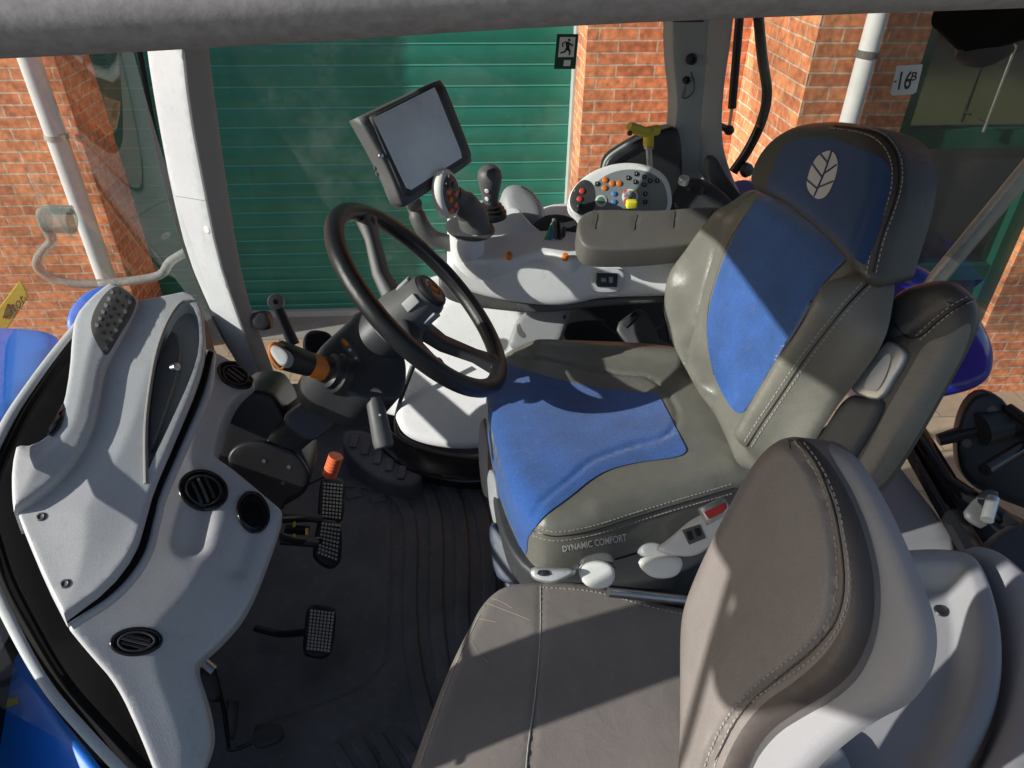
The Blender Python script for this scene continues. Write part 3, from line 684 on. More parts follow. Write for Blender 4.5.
# left-hand rear-view mirror hung outside the front pillar (unseen; outline shaped to shade the near seat)
t = thing('shade_mirror', 'unseen black mirror by the near front pillar, shaped for its shadow', 'mirror', (-.80, .1, 1.2))
YZ = Plane((-.80, 0, 0), (1, 0, 0), (0, 1, 0))
relief('mirror_shade_plate', [(.158, 1.32), (.156, 1.25), (.12, 1.212), (.09, 1.212), (.072, 1.24), (.060, 1.275), (.03, 1.31), (-.02, 1.35), (-.02, 1.44), (.33, 1.44), (.33, 1.37), (.262, 1.36), (.24, 1.322)], YZ, 'black', t, r=.01, back=.05, ch=1, grid=.02, uvmode=True)
sweep('arm_shape', [(-.80, .20, 1.32), (-.80, .118, 1.106), (-.79, .10, 1.0)], .007, 'black', t, seg=8)
# ------------------------------------------------------------------ driver seat
ds = thing('driver_seat', 'driver seat in blue cloth and grey leather with a leaf emblem on the headrest', 'seat', (.3, 1.05, 0))
BN = Vector((-.32, 0, .1)).normalized()
BP = Plane((.46, 1.1, .66), (-.955, 0, .296))            # backrest plane, leaning back
CP = Plane((.25, 1.0, .60), (-.06, 0, 1))                 # cushion plane
# cushion
cush_out = [(492, 376), (505, 356), (535, 346), (610, 347), (680, 352), (720, 372), (760, 430), (770, 480), (734, 490), (690, 504), (641, 516), (594, 531), (559, 538), (537, 536), (520, 515), (503, 480), (492, 440), (484, 402)]
cu = relief('cushion', cush_out, CP, 'leather', ds, r=.035, H=.030, crown=.012, cr=.12, back=.085, bdir=(0.02, 0, -1), grid=.007, ch=2,
    grooves=[([(500, 362), (527, 371), (573, 383), (617, 391), (657, 393), (687, 450), (600, 470), (565, 500), (545, 512), (528, 530)], .004, .004)],
    ridges=[([(540, 358), (610, 366), (700, 372)], .03, .012), ([(600, 522), (655, 505), (730, 480)], .02, .007)])
patch('seat_centre', cu, [(486, 398), (495, 378), (503, 362), (503, 362), (527, 371), (573, 383), (617, 391), (658, 393), (658, 393), (687, 450), (687, 450), (680, 457), (630, 463), (598, 473), (567, 499), (545, 514), (530, 534), (527, 540), (527, 553), (522, 560), (511, 548), (497, 515), (489, 470), (484, 425)], 'blue', cu, .0032, 3.2, 2)
for q in ([(575, 384), (612, 425), (628, 462)], [(525, 372), (520, 440), (498, 470)], [(545, 433), (600, 438), (681, 434)]):
    l = line3([cu]+[c for c in cu.children if c.name.startswith('seat_centre')], q, .0012, 3)
seam = [(531, 530), (545, 535), (559, 537), (594, 531), (641, 515), (734, 488)]
l = line3(cu, seam, .0002, 3); sweep('seam', [a for a, b in l], .0013, 'black', cu, seg=5)
stitch(cu, seam, cu, off=-4.5); stitch(cu, seam, cu, off=4.5)
seam2 = [(508, 353), (560, 362), (610, 380), (660, 386), (700, 382)]
text_on('DYNAMIC COMFORT', cu, [(563, 552), (627, 541), (626, 533.5), (562, 546)], 'whitep', cu, .0025, bold=.015)
# cushion support shell and suspension below
relief('seat_base', [(494, 415), (486, 430), (488, 470), (497, 525), (512, 560), (540, 585), (640, 590), (720, 560), (770, 480), (700, 400), (560, 380)], Plane((.3, 1, .50), (0, 0, 1)), 'dark', ds, r=.01, back=.10, grid=.03)
relief('suspension', [(500, 470), (497, 560), (500, 600), (640, 640), (740, 600), (790, 480), (700, 400), (560, 380), (505, 400)], Plane((.3, 1, .40), (0, 0, 1)), 'black', ds, r=.02, back=.38, grid=.04, bscale=.95)
relief('side_skirt', [(484, 418), (484, 418), (489, 440), (491, 480), (490, 500), (483, 495), (479, 455), (480, 425)], Plane(at(485, 450, z=.50), (-.8, -.3, .5)), 'shell', ds, r=.004, back=.01, ch=1, grid=.012)
relief('side_skirt', [(487, 470), (496, 470), (500, 505), (508, 535), (502, 540), (491, 515)], Plane(at(495, 500, z=.50), (-.8, -.3, .5)), 'grey', ds, r=.004, back=.01, ch=1, grid=.012)
relief('front_apron', [(489, 520), (500, 530), (518, 556), (530, 566), (530, 584), (500, 584), (492, 560)], Plane(at(505, 560, z=.46), (-.6, -.5, .6)), mat('slate_plastic', (.03, .045, .08), .5), ds, r=.006, back=.03, ch=1, grid=.012)
# backrest
back_out = [(760, 185), (744, 201), (722, 226), (703, 252), (688, 272), (673, 292), (669, 312), (676, 340), (692, 368), (712, 402), (728, 430), (744, 468), (744, 468), (770, 478), (800, 470), (830, 415), (862, 375), (886, 340), (893, 305), (896, 275), (870, 262), (830, 230)]
bk = relief('backrest', back_out, BP, 'leather', ds, r=.035, H=.03, crown=.0, back=.08, bdir=(.55, .65, -.45), bscale=.94, grid=.007, ch=2,
    ridges=[([(740, 220), (703, 262), (688, 300), (700, 350), (722, 395)], .032, .030), ([(884, 290), (856, 334), (818, 388), (784, 442)], .030, .056)],
    grooves=[([(764, 192), (735, 235), (716, 285), (708, 330), (712, 370), (730, 405)], .004, .006)])
patch('back_centre', bk, [(762, 193), (791, 201), (824, 225), (845, 246), (849, 257), (832, 274), (818, 290), (808, 310), (795, 333), (772, 365), (754, 396), (741, 417), (728, 405), (712, 372), (706, 335), (709, 305), (722, 262), (738, 228), (752, 204)], 'blue', bk, .0032, 3.2, 2)
seam = [(868, 283), (845, 307), (824, 333), (802, 362), (781, 394), (760, 425), (747, 446)]
l = line3(bk, seam, .0002, 3); sweep('seam', [a for a, b in l], .0014, 'black', bk, seg=5)
stitch(bk, seam, bk, off=4.5); stitch(bk, seam, bk, off=-4)
seamf = [(757, 200), (738, 226), (722, 255), (713, 285), (708, 305), (707, 340), (714, 375)]
l = line3(bk, seamf, .0006, 3); sweep('seam', [a for a, b in l], .0012, 'mid', bk, seg=5)
# headrest
HP = Plane(BP.p+BP.n*.028, BP.n)
hd_out = [(758, 192), (766, 165), (781, 142), (806, 125), (845, 122), (884, 128), (905, 146), (911, 180), (903, 222), (890, 262), (883, 290), (868, 284), (848, 256), (820, 228), (790, 204), (770, 196)]
hr = relief('headrest', hd_out, HP, 'leather2', ds, r=.032, H=.034, crown=.004, cr=.1, back=.046, bscale=.93, bdir=Vector((1, -.03, -.05)), grid=.006, ch=2,
    grooves=[([(868, 283), (879, 240), (897, 195), (895, 160)], .003, .003)])
patch('headrest_panel', hr, [(771, 172), (780, 150), (791, 140), (815, 136), (840, 141), (866, 150), (888, 161), (893, 176), (884, 215), (868, 262), (862, 266), (848, 250), (822, 224), (790, 201), (768, 190), (767, 183)], 'navy', hr, .0015, 4, 2)
hpn = [c for c in hr.children if c.name.startswith('headrest_panel')][0]
sm = [(873, 272), (880, 240), (893, 207), (900, 180), (898, 155), (884, 136), (862, 129), (835, 126)]
stitch(hr, sm, hr, off=3); stitch(hr, [(x-7, y+2) for x, y in sm], hr)
l = line3(hr, sm, .0003, 3); sweep('seam', [a for a, b in l], .0012, 'black', hr, seg=5)
# piping at the back edge of the headrest
# leaf emblem: solid silver oval leaf with dark blue veins
lf = patch('leaf_emblem', hpn, [(828, 150), (834, 152), (838, 161), (837, 172), (833, 184), (827, 196), (818, 200), (811, 195), (806, 186), (808, 175), (812, 164), (818, 155)], 'silver', hpn, .0015, 2.5, 2)
for q in ([(812, 202), (818, 188), (825, 172), (830, 157), (832, 150)], [(825, 173), (831, 169), (839, 163)], [(819, 187), (827, 184), (836, 180)], [(823, 178), (817, 170), (812, 163)], [(818, 189), (812, 184), (806, 179)], [(828, 163), (824, 158), (820, 153)]):
    l = line3(lf, q, .0004, 1.5)
    if len(l) > 2: sweep('leaf_vein', [a for a, b in l], .0015, 'navy', lf, seg=5, bvh=False)
# folded-up armrest on the near side
AP = Plane(at(900, 350, y=.80), (-.80, -.38, .46))
ar = relief('armrest', [(930, 282), (955, 280), (978, 300), (981, 325), (968, 352), (950, 385), (925, 430), (900, 470), (882, 495), (860, 500), (828, 490), (800, 470), (812, 440), (840, 415), (868, 395), (880, 352), (889, 325), (893, 300), (908, 288)], AP, 'leather2', ds, r=.026, back=.075, grid=.008, ch=2, bdir=(.55, .65, -.5), bscale=.92,
    grooves=[([(893, 340), (916, 338), (940, 318), (972, 298)], .003, .004)])
stitch(ar, [(920, 340), (940, 322), (960, 306), (976, 300)], ar); stitch(ar, [(916, 336), (935, 318), (955, 303), (970, 296)], ar)
l = line3(ar, [(893, 322), (905, 338), (920, 338), (940, 318), (975, 298)], .0004, 3); sweep('seam', [a for a, b in l], .0013, 'black', ar, seg=5)
patch('armrest_side', ar, [(925, 342), (950, 335), (974, 318), (966, 350), (945, 388), (915, 440), (885, 485), (868, 492), (850, 480), (866, 450), (892, 400), (912, 366)], 'leather', ar, .0015, 4.5, 2)
arm_mt = relief('hinge_cover', [(884, 344), (890, 340), (908, 350), (906, 362), (896, 378), (886, 396), (876, 402), (852, 392), (851, 384), (862, 372)], Plane(AP.p+AP.n*.030, AP.n), 'alu', ar, r=.004, H=.005, back=.02, grid=.006, ch=1)
patch('hinge_boss', arm_mt, [(886, 352), (893, 356), (880, 390), (868, 392), (862, 384)], 'cream', arm_mt, .003, 4, 2)
relief('armrest_arm', [(849, 392), (866, 400), (886, 398), (884, 412), (868, 440), (846, 474), (836, 490), (795, 480), (800, 466), (822, 434)], Plane(AP.p+AP.n*.027, AP.n), 'mid', ar, r=.012, back=.03, grid=.008)
# seat side controls
def pad(name, out, n, d, m, parent, r=.006, back=.02, **k): return relief(name, out, Plane(at(*out[0], y=d), n), m, parent, r=r, back=back, ch=2, grid=.008, **k)
p1_ = pad('height_paddle', [(580, 566), (596, 560), (612, 563), (616, 576), (611, 587), (597, 590), (584, 585), (579, 575)], (-.1, -.75, .7), .70, 'cream', ds)
pad('paddle_stem', [(578, 560), (596, 552), (614, 552), (616, 572), (612, 566), (596, 562), (582, 567)], (-.1, -.6, .8), .715, 'mid', ds)
p2_ = pad('tilt_paddle', [(638, 560), (660, 556), (682, 556), (683, 568), (675, 578), (655, 579), (643, 572)], (-.1, -.75, .7), .705, 'cream', ds)
pad('paddle_stem', [(638, 556), (640, 545), (655, 541), (668, 548), (680, 556), (660, 558)], (-.1, -.6, .8), .72, 'shell', ds)
bx_ = pad('control_panel', [(653, 550), (668, 542), (690, 522), (705, 514), (722, 506), (736, 512), (728, 530), (712, 545), (696, 557), (672, 556)], (-.15, -.7, .7), .68, 'cream', ds, r=.008)
patch('switch_plate', bx_, [(682, 530), (682, 530), (700, 524), (700, 524), (706, 538), (706, 538), (689, 545), (689, 545)], 'tan', bx_, .001, 3, 1)
for q in ([(686, 532), (691, 530), (694, 539), (689, 541)], [(694, 529), (699, 527), (702, 535), (697, 537)]): patch('switch_key', bx_, q, 'black', bx_, .002, 3, 0)
t = thing('seat_belt_buckle', 'seat belt buckle with bright red button beside the driver cushion', 'buckle', at(715, 508, y=.69))
bu = relief('buckle_body', [(699, 508), (699, 508), (724, 496), (724, 496), (730, 508), (728, 514), (708, 525), (708, 525)], Plane(at(715, 508, y=.655), (-.2, -.6, .75)), 'alu', t, r=.004, back=.02, ch=1, grid=.01)
patch('release_button', bu, [(704, 512), (704, 512), (726, 502), (726, 502), (728, 510), (709, 519), (709, 519)], 'red', t, .002, 3, 1)
t = thing('adjuster_lever', 'pale folding adjuster lever under the front of the driver cushion', 'lever', at(545, 572, y=.72))
relief('lever_body', [(528, 570), (536, 566), (552, 568), (572, 568), (578, 572), (562, 580), (552, 584), (534, 581)], Plane(at(545, 572, y=.69), (-.2, -.6, .8)), 'alu', t, r=.005, back=.015, ch=2, grid=.008)
relief('lever_recess', [(536, 571), (546, 569), (552, 574), (545, 577), (537, 575)], Plane(at(545, 572, y=.685), (-.2, -.6, .8)), 'brown', t, r=.002, back=.003, ch=1, grid=.008)
sweep('link', [at(578, 566, y=.70), at(560, 578, y=.69)], .004, 'steel', t, seg=8)
t = thing('seat_slide_bar', 'steel slide rail glimpsed in the gap between the two seats', 'rail', at(640, 598, y=.70))
sweep('rail', [at(608, 592, y=.70), at(700, 602, y=.70)], .008, 'steel', t, seg=10)
# ------------------------------------------------------------------ instructor seat (near)
ins = thing('instructor_seat', 'near dark leather instructor seat with pale plastic backrest shell', 'seat', (.2, .5, 0))
IC = Plane((.15, .6, .50), (-.02, -.05, 1))
ic = relief('cushion', [(404, 790), (424, 735), (448, 672), (470, 628), (484, 603), (505, 587), (545, 584), (590, 586), (630, 598), (665, 608), (690, 612), (740, 640), (780, 760), (760, 850), (600, 900), (400, 900)], IC, 'leather3', ins, r=.022, H=.02, crown=.010, cr=.14, back=.09, bdir=(0, 0, -1), grid=.007, ch=2,
    grooves=[([(541, 584), (540, 640), (536, 700), (527, 800)], .0025, .003)])
l = line3(ic, [(540.5, 586), (541, 640), (535, 700), (528, 745), (526, 770)], .0004, 3); sweep('seam', [a for a, b in l], .0010, 'thread', ic, seg=5)
stitch(ic, [(542, 587.5), (590, 590), (630, 601), (665, 611), (690, 615)], ic)
stitch(ic, [(486, 604), (472, 630), (452, 672), (430, 735), (420, 766)], ic, ln=.003, gap=.002, w=.0008)
for q in ([(482, 597), (500, 600), (512, 608)], [(484, 602), (505, 610), (530, 620)], [(470, 640), (480, 655), (488, 662)], [(476, 618), (496, 622)]):
    l = line3(ic, q, .0002, 3); sweep('crease', [a for a, b in l], .0004, 'thread', ic, seg=4)
relief('cushion_base', [(430, 800), (480, 640), (510, 610), (640, 620), (720, 640), (760, 760), (740, 850), (440, 850)], Plane((.15, .6, .42), (0, 0, 1)), 'dark', ins, r=.01, back=.38, grid=.05, bscale=.9)
# back: dark leather face, pale shell wrapped behind
IB = Plane(at(760, 560, y=.50), (-.86, -.30, .42))
face = [(680, 800), (684, 740), (684, 680), (684, 630), (688, 603), (702, 568), (720, 530), (742, 488), (762, 455), (783, 438), (800, 436), (818, 445), (842, 478), (862, 520), (873, 560), (877, 590), (875, 625), (867, 655), (853, 680), (830, 700), (800, 716), (770, 735), (745, 770), (730, 850), (676, 850)]
ib = relief('backrest', face, IB, 'leather3', ins, r=.020, H=.018, crown=.004, cr=.1, back=.035, bdir=(1, -.05, -.15), grid=.0045, ch=2,
    grooves=[([(790, 436), (815, 458), (836, 500), (846, 555), (846, 600), (835, 635), (805, 665), (765, 690), (730, 730), (705, 790)], .0035, .005)])
band = [(783, 437), (800, 437), (820, 449), (843, 482), (861, 522), (871, 560), (875, 592), (873, 625), (864, 652), (850, 676), (828, 694), (798, 711), (768, 731), (744, 765), (728, 850), (700, 850), (722, 762), (755, 708), (798, 680), (828, 652), (845, 622), (853, 590), (848, 550), (838, 505), (820, 468), (800, 444)]
patch('side_band', ib, band, mat('brown_leather', (.085, .070, .064), .40, bump=.3, bscale=520, var=.15, vscale=10, kind='leather'), ib, .0012, 4, 2)
sm = [(795, 441), (812, 463), (828, 498), (837, 545), (838, 590), (828, 625), (800, 652), (760, 680), (722, 720), (703, 770)]
stitch(ib, sm, ib)
sm2 = [(804, 443), (822, 466), (838, 503), (847, 548), (851, 590), (842, 622), (824, 650), (795, 673), (752, 700), (727, 730), (712, 775)]
sbn = [ib]+[c for c in ib.children if c.name.startswith('side_band')]
stitch(sbn, sm2, ib)
l = line3(sbn, [(800, 441), (818, 465), (833, 502), (842, 548), (845, 590), (836, 625), (812, 652), (778, 678), (740, 712), (716, 760)], .0004, 3); sweep('seam', [a for a, b in l], .0012, 'black', ib, seg=5)
IS = Plane(IB.p-IB.n*.020, IB.n)
relief('backrest_shell', [(815, 437), (840, 447), (858, 458), (880, 490), (905, 540), (925, 590), (936, 620), (938, 650), (930, 680), (910, 705), (880, 718), (850, 740), (820, 765), (790, 800), (760, 870), (700, 870), (700, 700), (760, 500), (790, 445)], IS, 'shell', ins, r=.018, H=.016, back=.05, bdir=(.5, .6, -.6), bscale=.95, grid=.008, ch=2)
# tub behind the instructor seat
TP = Plane(at(930, 600, z=.52), (-.10, -.10, 1))
tub = relief('seat_shell', [(850, 565), (872, 556), (905, 551), (945, 550), (975, 556), (992, 590), (1003, 640), (1000, 700), (975, 760), (950, 800), (900, 870), (700, 870), (700, 740), (800, 640)], TP, 'shell', ins, r=.014, H=.012, back=.10, bdir=(0, 0, -1), grid=.006, ch=2,
    hf=lambda u, v, d: -.040*min(1, max(0, (d-.026)/.032))**2*(3-2*min(1, max(0, (d-.026)/.032))))
h = surf(tub, 941, 611); lathe('screw_recess', [(.009, 0), (.011, .001), (.009, .003), (.006, .001), (0, .001)], h[0], h[1], 'black', ins, seg=18)
relief('outer_shell', [(960, 548), (985, 552), (1010, 568), (1040, 600), (1080, 640), (1080, 900), (920, 900), (968, 800), (1000, 735), (1010, 690), (1010, 640), (998, 590), (975, 556)], Plane(at(1010, 650, z=.50), (.1, -.1, 1)), 'shell', ins, r=.03, H=.03, back=.2, bdir=(0, 0, -1), grid=.012, ch=2)
relief('lower_tray', [(800, 735), (830, 735), (850, 760), (860, 820), (760, 820), (770, 760)], Plane(at(830, 760, z=.48), (.1, -.1, 1)), 'shell', ins, r=.006, back=.03, grid=.015)
# belt reel and bracket between console and driver seat
t = thing('belt_reel', 'dark seat belt reel in the gap behind the grey bracket', 'belt reel', at(640, 330, y=1.40))
reel = Plane(at(640, 330, y=1.38), (-.3, -.7, .6))
relief('reel_cover', [(614, 326), (632, 312), (640, 308), (652, 318), (660, 345), (654, 356), (636, 350), (622, 342)], reel, 'dark', t, r=.004, back=.05, ch=1, grid=.012)
relief('belt_slot', [(620, 322), (634, 312), (640, 316), (626, 328)], Plane(reel.p+reel.n*.008, reel.n), 'black', t, r=.002, back=.004, ch=0, grid=.012)
sweep('belt', [at(656, 340, y=1.37), at(672, 348, y=1.36)], .006, 'dark', t, seg=8, flat=(1.8, .4))
for a, b in (((575, 300), (625, 338)), ((665, 312), (650, 330)), ((668, 352), (660, 300))):
    sweep('cable', curve3([at(*a, y=1.45), at((a[0]+b[0])/2+4, (a[1]+b[1])/2+5, y=1.43), at(*b, y=1.40)], 5), .003, 'dark', t, seg=6)
# ------------------------------------------------------------------ instrument cowl and dash
da = thing('dashboard', 'pale grey dashboard with instrument cowl and round air vents at the left', 'dashboard', (-.5, .9, 0))
DN = Vector((.42, -.30, .80)); DP = Plane(at(190, 520, y=.87), DN)
dp_out = [(203, 349), (212, 351), (236, 364), (256, 386), (256, 386), (232, 399), (220, 425), (213, 456), (213, 456), (235, 471), (283, 512), (283, 512), (273, 545), (248, 609), (222, 640), (200, 659), (193, 668), (206, 705), (212, 735), (210, 755), (195, 790), (165, 800), (153, 768), (140, 735), (117, 685), (90, 655), (67, 627), (67, 627), (96, 608), (125, 575), (146, 535), (157, 500), (165, 460), (178, 410), (192, 375)]
dpan = relief('dash_panel', dp_out, DP, 'white', da, r=.007, H=.006, crown=.008, cr=.12, back=.08, bdir=(-.3, .6, -1), grid=.008, ch=2,
    grooves=[([(201, 512), (196, 532), (193, 545)], .018, .012), ([(251, 532), (244, 552), (237, 570)], .016, .012)])
# panel detail is laid on by position: hollows under the vents
def ell(cx, cy, a, b, rot, n=22, f=1.): return [(cx+(a*f*cos(t)*cos(rot)-b*f*sin(t)*sin(rot)), cy+(a*f*cos(t)*sin(rot)+b*f*sin(t)*cos(rot))) for t in [2*pi*k/n for k in range(n)]]
def vent(cx, cy, a, b, rot, parent, on, deep=False, fin=0.):
    v = patch('air_vent', on, ell(cx, cy, a, b, rot), 'gloss', parent, .0015, 3, 1)
    sweep('vent_ring', [p+n*.001 for p, n in line3(on, ell(cx, cy, a*.95, b*.95, rot), .002, 1.2, 1, True)], .0030, 'gloss', v, seg=10, closed=True)
    patch('vent_throat', on, ell(cx, cy+(1 if deep else 0), a, b, rot, f=.66 if deep else .78), 'seal', v, .0026, 3, 1)
    if not deep:
        sweep('vent_collar', [p for p, n in line3(on, ell(cx, cy, a*.70, b*.70, rot), .004, 1.2, 1, True)], .0020, 'dark', v, seg=8, closed=True)
        c_, s_ = cos(rot+fin), sin(rot+fin)
        for k in (-.33, 0, .33):
            w_ = .62*sqrt(1-(k/.7)**2); P0 = (cx-s_*k*b-c_*w_*a, cy+c_*k*b-s_*w_*b); P1 = (cx-s_*k*b+c_*w_*a, cy+c_*k*b+s_*w_*b)
            l_ = [p for p, n in line3(on, [P0, ((P0[0]+P1[0])/2, (P0[1]+P1[1])/2), P1], .0045, 2)]
            sweep('vent_blade', l_, .0022, 'mid' if k == 0 else 'dark', v, seg=6, flat=(1.2, .5))
    return v
vent(235, 376, 19, 12, .45, da, dpan, fin=.4); vent(203, 491, 25, 20, .3, da, dpan, fin=.9); vent(253, 513, 15.5, 21, -.25, da, dpan, deep=True); vent(136, 642, 26, 13.5, -.08, da, dpan, fin=.5)
# instrument cowl
CWN = Vector((.18, -.34, .92)); CW = Plane(at(110, 430, y=.91), CWN)
hole = [(148, 474), (147, 430), (151, 392), (158, 352), (168, 324), (180, 305), (192, 304), (199, 320), (200, 350), (191, 380), (171, 424), (153, 462)]
hood_o = [(103, 350), (112, 352), (128, 325), (138, 301), (138, 301), (160, 297), (184, 292), (184, 292), (197, 297), (204, 316), (206, 350), (197, 383), (176, 433), (153, 486), (146, 512), (135, 549), (108, 585), (64, 616), (64, 616), (64, 616), (43, 575), (20, 520), (15, 506), (15, 506), (40, 491), (66, 466), (87, 432), (94, 398), (98, 372)]
cowl = relief('instrument_cowl', hood_o, CW, 'white', da, r=.005, H=.004, crown=.006, cr=.09, back=.03, bdir=(-.2, .1, -1), grid=.006, ch=1, holes=[hole], hdepth=.030, hm='grey')
ridge_o = [(107, 286), (114, 284), (126, 290), (138, 299), (138, 304), (128, 326), (112, 354), (104, 372), (100, 398), (92, 434), (70, 470), (42, 496), (14, 513), (14, 513), (12, 496), (12, 468), (17, 446), (17, 446), (34, 447), (55, 432), (64, 405), (70, 370), (72, 338), (75, 318), (90, 300)]
rdg = relief('cowl_ridge', ridge_o, Plane(CW.p+CW.n*.010, CW.n), 'white', da, r=.009, H=.009, crown=.006, cr=.05, back=.05, bdir=(-.2, .1, -1), grid=.006, ch=1)
# gauge glass and knob inside the cowl opening
GP = Plane(CW.p-CW.n*.002, CW.n)
gl = relief('gauge_glass', [(150, 452), (150, 412), (156, 370), (166, 340), (175, 328), (181, 345), (181, 362), (168, 405), (152, 452)], GP, 'mid', da, r=.003, back=.01, ch=1, grid=.015)
lathe('knob', arc_prof(.007, .012, .4), surf(gl, 173, 368)[0], (.8, -.3, .4), 'steel', da, seg=16)
# black tube painting the shade in the gap between cowl and panel
edge = [(62, 617), (108, 586), (136, 550), (147, 512), (154, 487), (177, 434), (198, 384), (207, 350)]
sweep('cowl_gap_shade', curve3([Plane(CW.p-CW.n*.018, CW.n).hit(x_+3.5, y_+3)  for x_, y_ in edge], 6), .0055, 'seal', da, seg=10)
sweep('panel_rim', curve3([Plane(CW.p-CW.n*.030, CW.n).hit(x_+9, y_+8) for x_, y_ in edge[:-1]]+[Plane(CW.p-CW.n*.030, CW.n).hit(212, 352)], 6), .0075, 'white', da, seg=12)
sweep('hood_rim', [p for p, n in line3(cowl, [(190, 301), (180, 302), (167, 322), (156, 352), (149, 392), (145, 430), (146, 484)], .000, 2)], .0032, 'trimbrown', da, seg=8)
# indicator panel
ip = patch('indicator_panel', rdg, [(113, 287), (118, 286), (134, 297), (137, 303), (131, 318), (118, 338), (108, 356), (103, 354), (95, 340), (90, 327), (93, 312), (103, 295)], 'tan', rdg, .0015, 3, 2)
random.seed(8)
for r_, (x0, y0, x1, y1) in enumerate([(112, 292, 97, 325), (118, 292, 101, 332), (124, 296, 104, 341), (130, 302, 107, 349)]):
    for k in range(6):
        t_ = k/5.; x = x0+(x1-x0)*t_; y = y0+(y1-y0)*t_
        patch('indicator', ip, [(x-1.8, y-2.2), (x+1.8, y-1.2), (x+1.2, y+2.6), (x-2.4, y+1.6)], 'mid' if (k*3+r_) % 3 else 'grey', ip, .0008, 3, 0, smooth=False)
for q in ((41, 517), (65, 584)):
    h = surf(cowl, *q); lathe('screw', [(.0065, 0), (.0065, .0012), (.0045, .002), (.003, .0008), (0, .0008)], h[0], h[1], 'mid', da, seg=14)
# black opening left of the cowl
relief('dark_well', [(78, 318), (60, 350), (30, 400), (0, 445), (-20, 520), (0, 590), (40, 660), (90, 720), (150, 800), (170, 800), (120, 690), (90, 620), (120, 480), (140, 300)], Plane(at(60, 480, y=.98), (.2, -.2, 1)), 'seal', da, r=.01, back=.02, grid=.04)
relief('duct_end', [(42, 440), (54, 420), (66, 396), (68, 410), (58, 432)], Plane(at(55, 420, y=.90), (.2, -.2, 1)), 'gloss', da, r=.004, back=.02, grid=.02)
# ------------------------------------------------------------------ steering column and wheel
WN = Vector((.732, .015, .682)).normalized(); WC = Vector((-.0725, 1.155, .825)); WPn = Plane(WC, WN)
sc = thing('steering_column', 'black steering column with stalks below the wheel', 'steering column', (-.3, 1.15, .2))
DR = Plane(at(255, 445, y=1.12), (.1, -.93, .36))
relief('pivot_drum', [(232, 396), (250, 388), (272, 390), (280, 400), (290, 420), (300, 445), (312, 470), (308, 492), (285, 505), (275, 512), (225, 470), (213, 456), (222, 425)], DR, 'black', sc, r=.012, H=.012, back=.16, grid=.012, ch=2)
dr = relief('pivot_cover', [(226, 462), (232, 447), (250, 440), (272, 441), (294, 450), (306, 464), (311, 480), (302, 492), (285, 500), (283, 514), (262, 500), (240, 480)], Plane(DR.p+DR.n*.014, DR.n), 'black', sc, r=.006, H=.006, back=.02, grid=.012, ch=2)
for q in ((264, 461), (289, 467), (283, 483)):
    h = surf(dr, *q); lathe('screw', [(.004, 0), (.004, .001), (0, .001)], h[0], h[1], 'mid', sc, seg=12)
a0 = at(262, 452, y=1.16); a1 = at(345, 388, y=1.15)
sweep('column_shaft', [a0, a0.lerp(a1, .5), a1], [.052, .047, .046], 'dark', sc, seg=20, flat=(1, .8, .6))
relief('shaft_cover', [(282, 420), (298, 405), (338, 382), (352, 402), (352, 410), (318, 440), (305, 441), (290, 430)], Plane(at(315, 415, y=1.08), (.25, -.8, .5)), 'dark', sc, r=.006, back=.04, ch=1, grid=.012)
HPn = Plane(at(365, 355, y=1.10), (.45, -.50, .74))
hous = relief('column_housing', [(316, 352), (330, 338), (345, 325), (355, 312), (372, 310), (395, 330), (406, 362), (406, 385), (398, 402), (380, 402), (365, 404), (340, 392), (322, 384), (312, 370)], HPn, 'dark', sc, r=.009, H=.008, back=.09, bdir=(-.5, .3, -.8), grid=.008, ch=2)
# printed strip on housing
stp = patch('symbol_strip', hous, [(340, 339), (343, 337), (348, 341), (360, 358), (361, 362), (358, 363), (352, 358), (341, 345)], 'tan', hous, .0015, 2, 2)
patch('symbol', stp, [(341, 340), (345, 339), (350, 345), (346, 347)], 'orange', stp, .001, 2, 1)
for q in ((350, 350), (356, 358)): patch('symbol', stp, [(q[0]-1.5, q[1]-2), (q[0]+2, q[1]-1), (q[0]+1, q[1]+2), (q[0]-2, q[1]+1)], 'whitep', stp, .001, 2, 1)
# collar under the wheel
lathe('collar', [(.050, -.13), (.054, -.10), (.052, -.085), (.046, -.080), (.042, -.060), (0, -.060)], WC, WN, 'dark', sc, seg=36)
lathe('collar_ring', [(.048, -.090), (.056, -.086), (.056, -.074), (.046, -.066), (0, -.066)], WC, WN, 'alu', sc, seg=36)
# orange shuttle lever
t = thing('shuttle_lever', 'orange and black shuttle lever with grey end on the column', 'lever', at(295, 358, y=1.1))
A = at(324, 369, y=1.04); B = at(275, 353, y=1.01); d_ = (B-A)
sweep('bellows', [A-d_*.42, A-d_*.28, A-d_*.24, A-d_*.12, A-d_*.08, A+d_*.05], [.038, .036, .031, .031, .024, .022], 'black', t, seg=18)
Lt = Vector((.002, -.004, .004))
sweep('orange_body', [A-d_*.02, A+d_*.05, A+d_*.30], [.0205, .0225, .0225], 'orange', t, seg=18, flat=(1.05, .85, .8))
sweep('black_sleeve', [A+d_*.30, A+d_*.60, A+d_*.92, A+d_*1.02], [.0215, .0235, .0245, .016], 'black', t, seg=20, flat=(1.05, .88, .8))
tr = [A+d_*.30+Vector((0, -.018, .012)), A+d_*.5+Vector((-.004, -.016, .020)), A+d_*.72+Vector((0, -.006, .0235)), A+d_*1.0+Vector((0, -.004, .020)), A+d_*1.06+Vector((0, -.012, .0)), A+d_*.86+Vector((0, -.024, -.010)), A+d_*.72+Vector((0, -.024, .008))]
sweep('orange_trim', curve3(tr, 5), .0028, 'orange', t, seg=8)
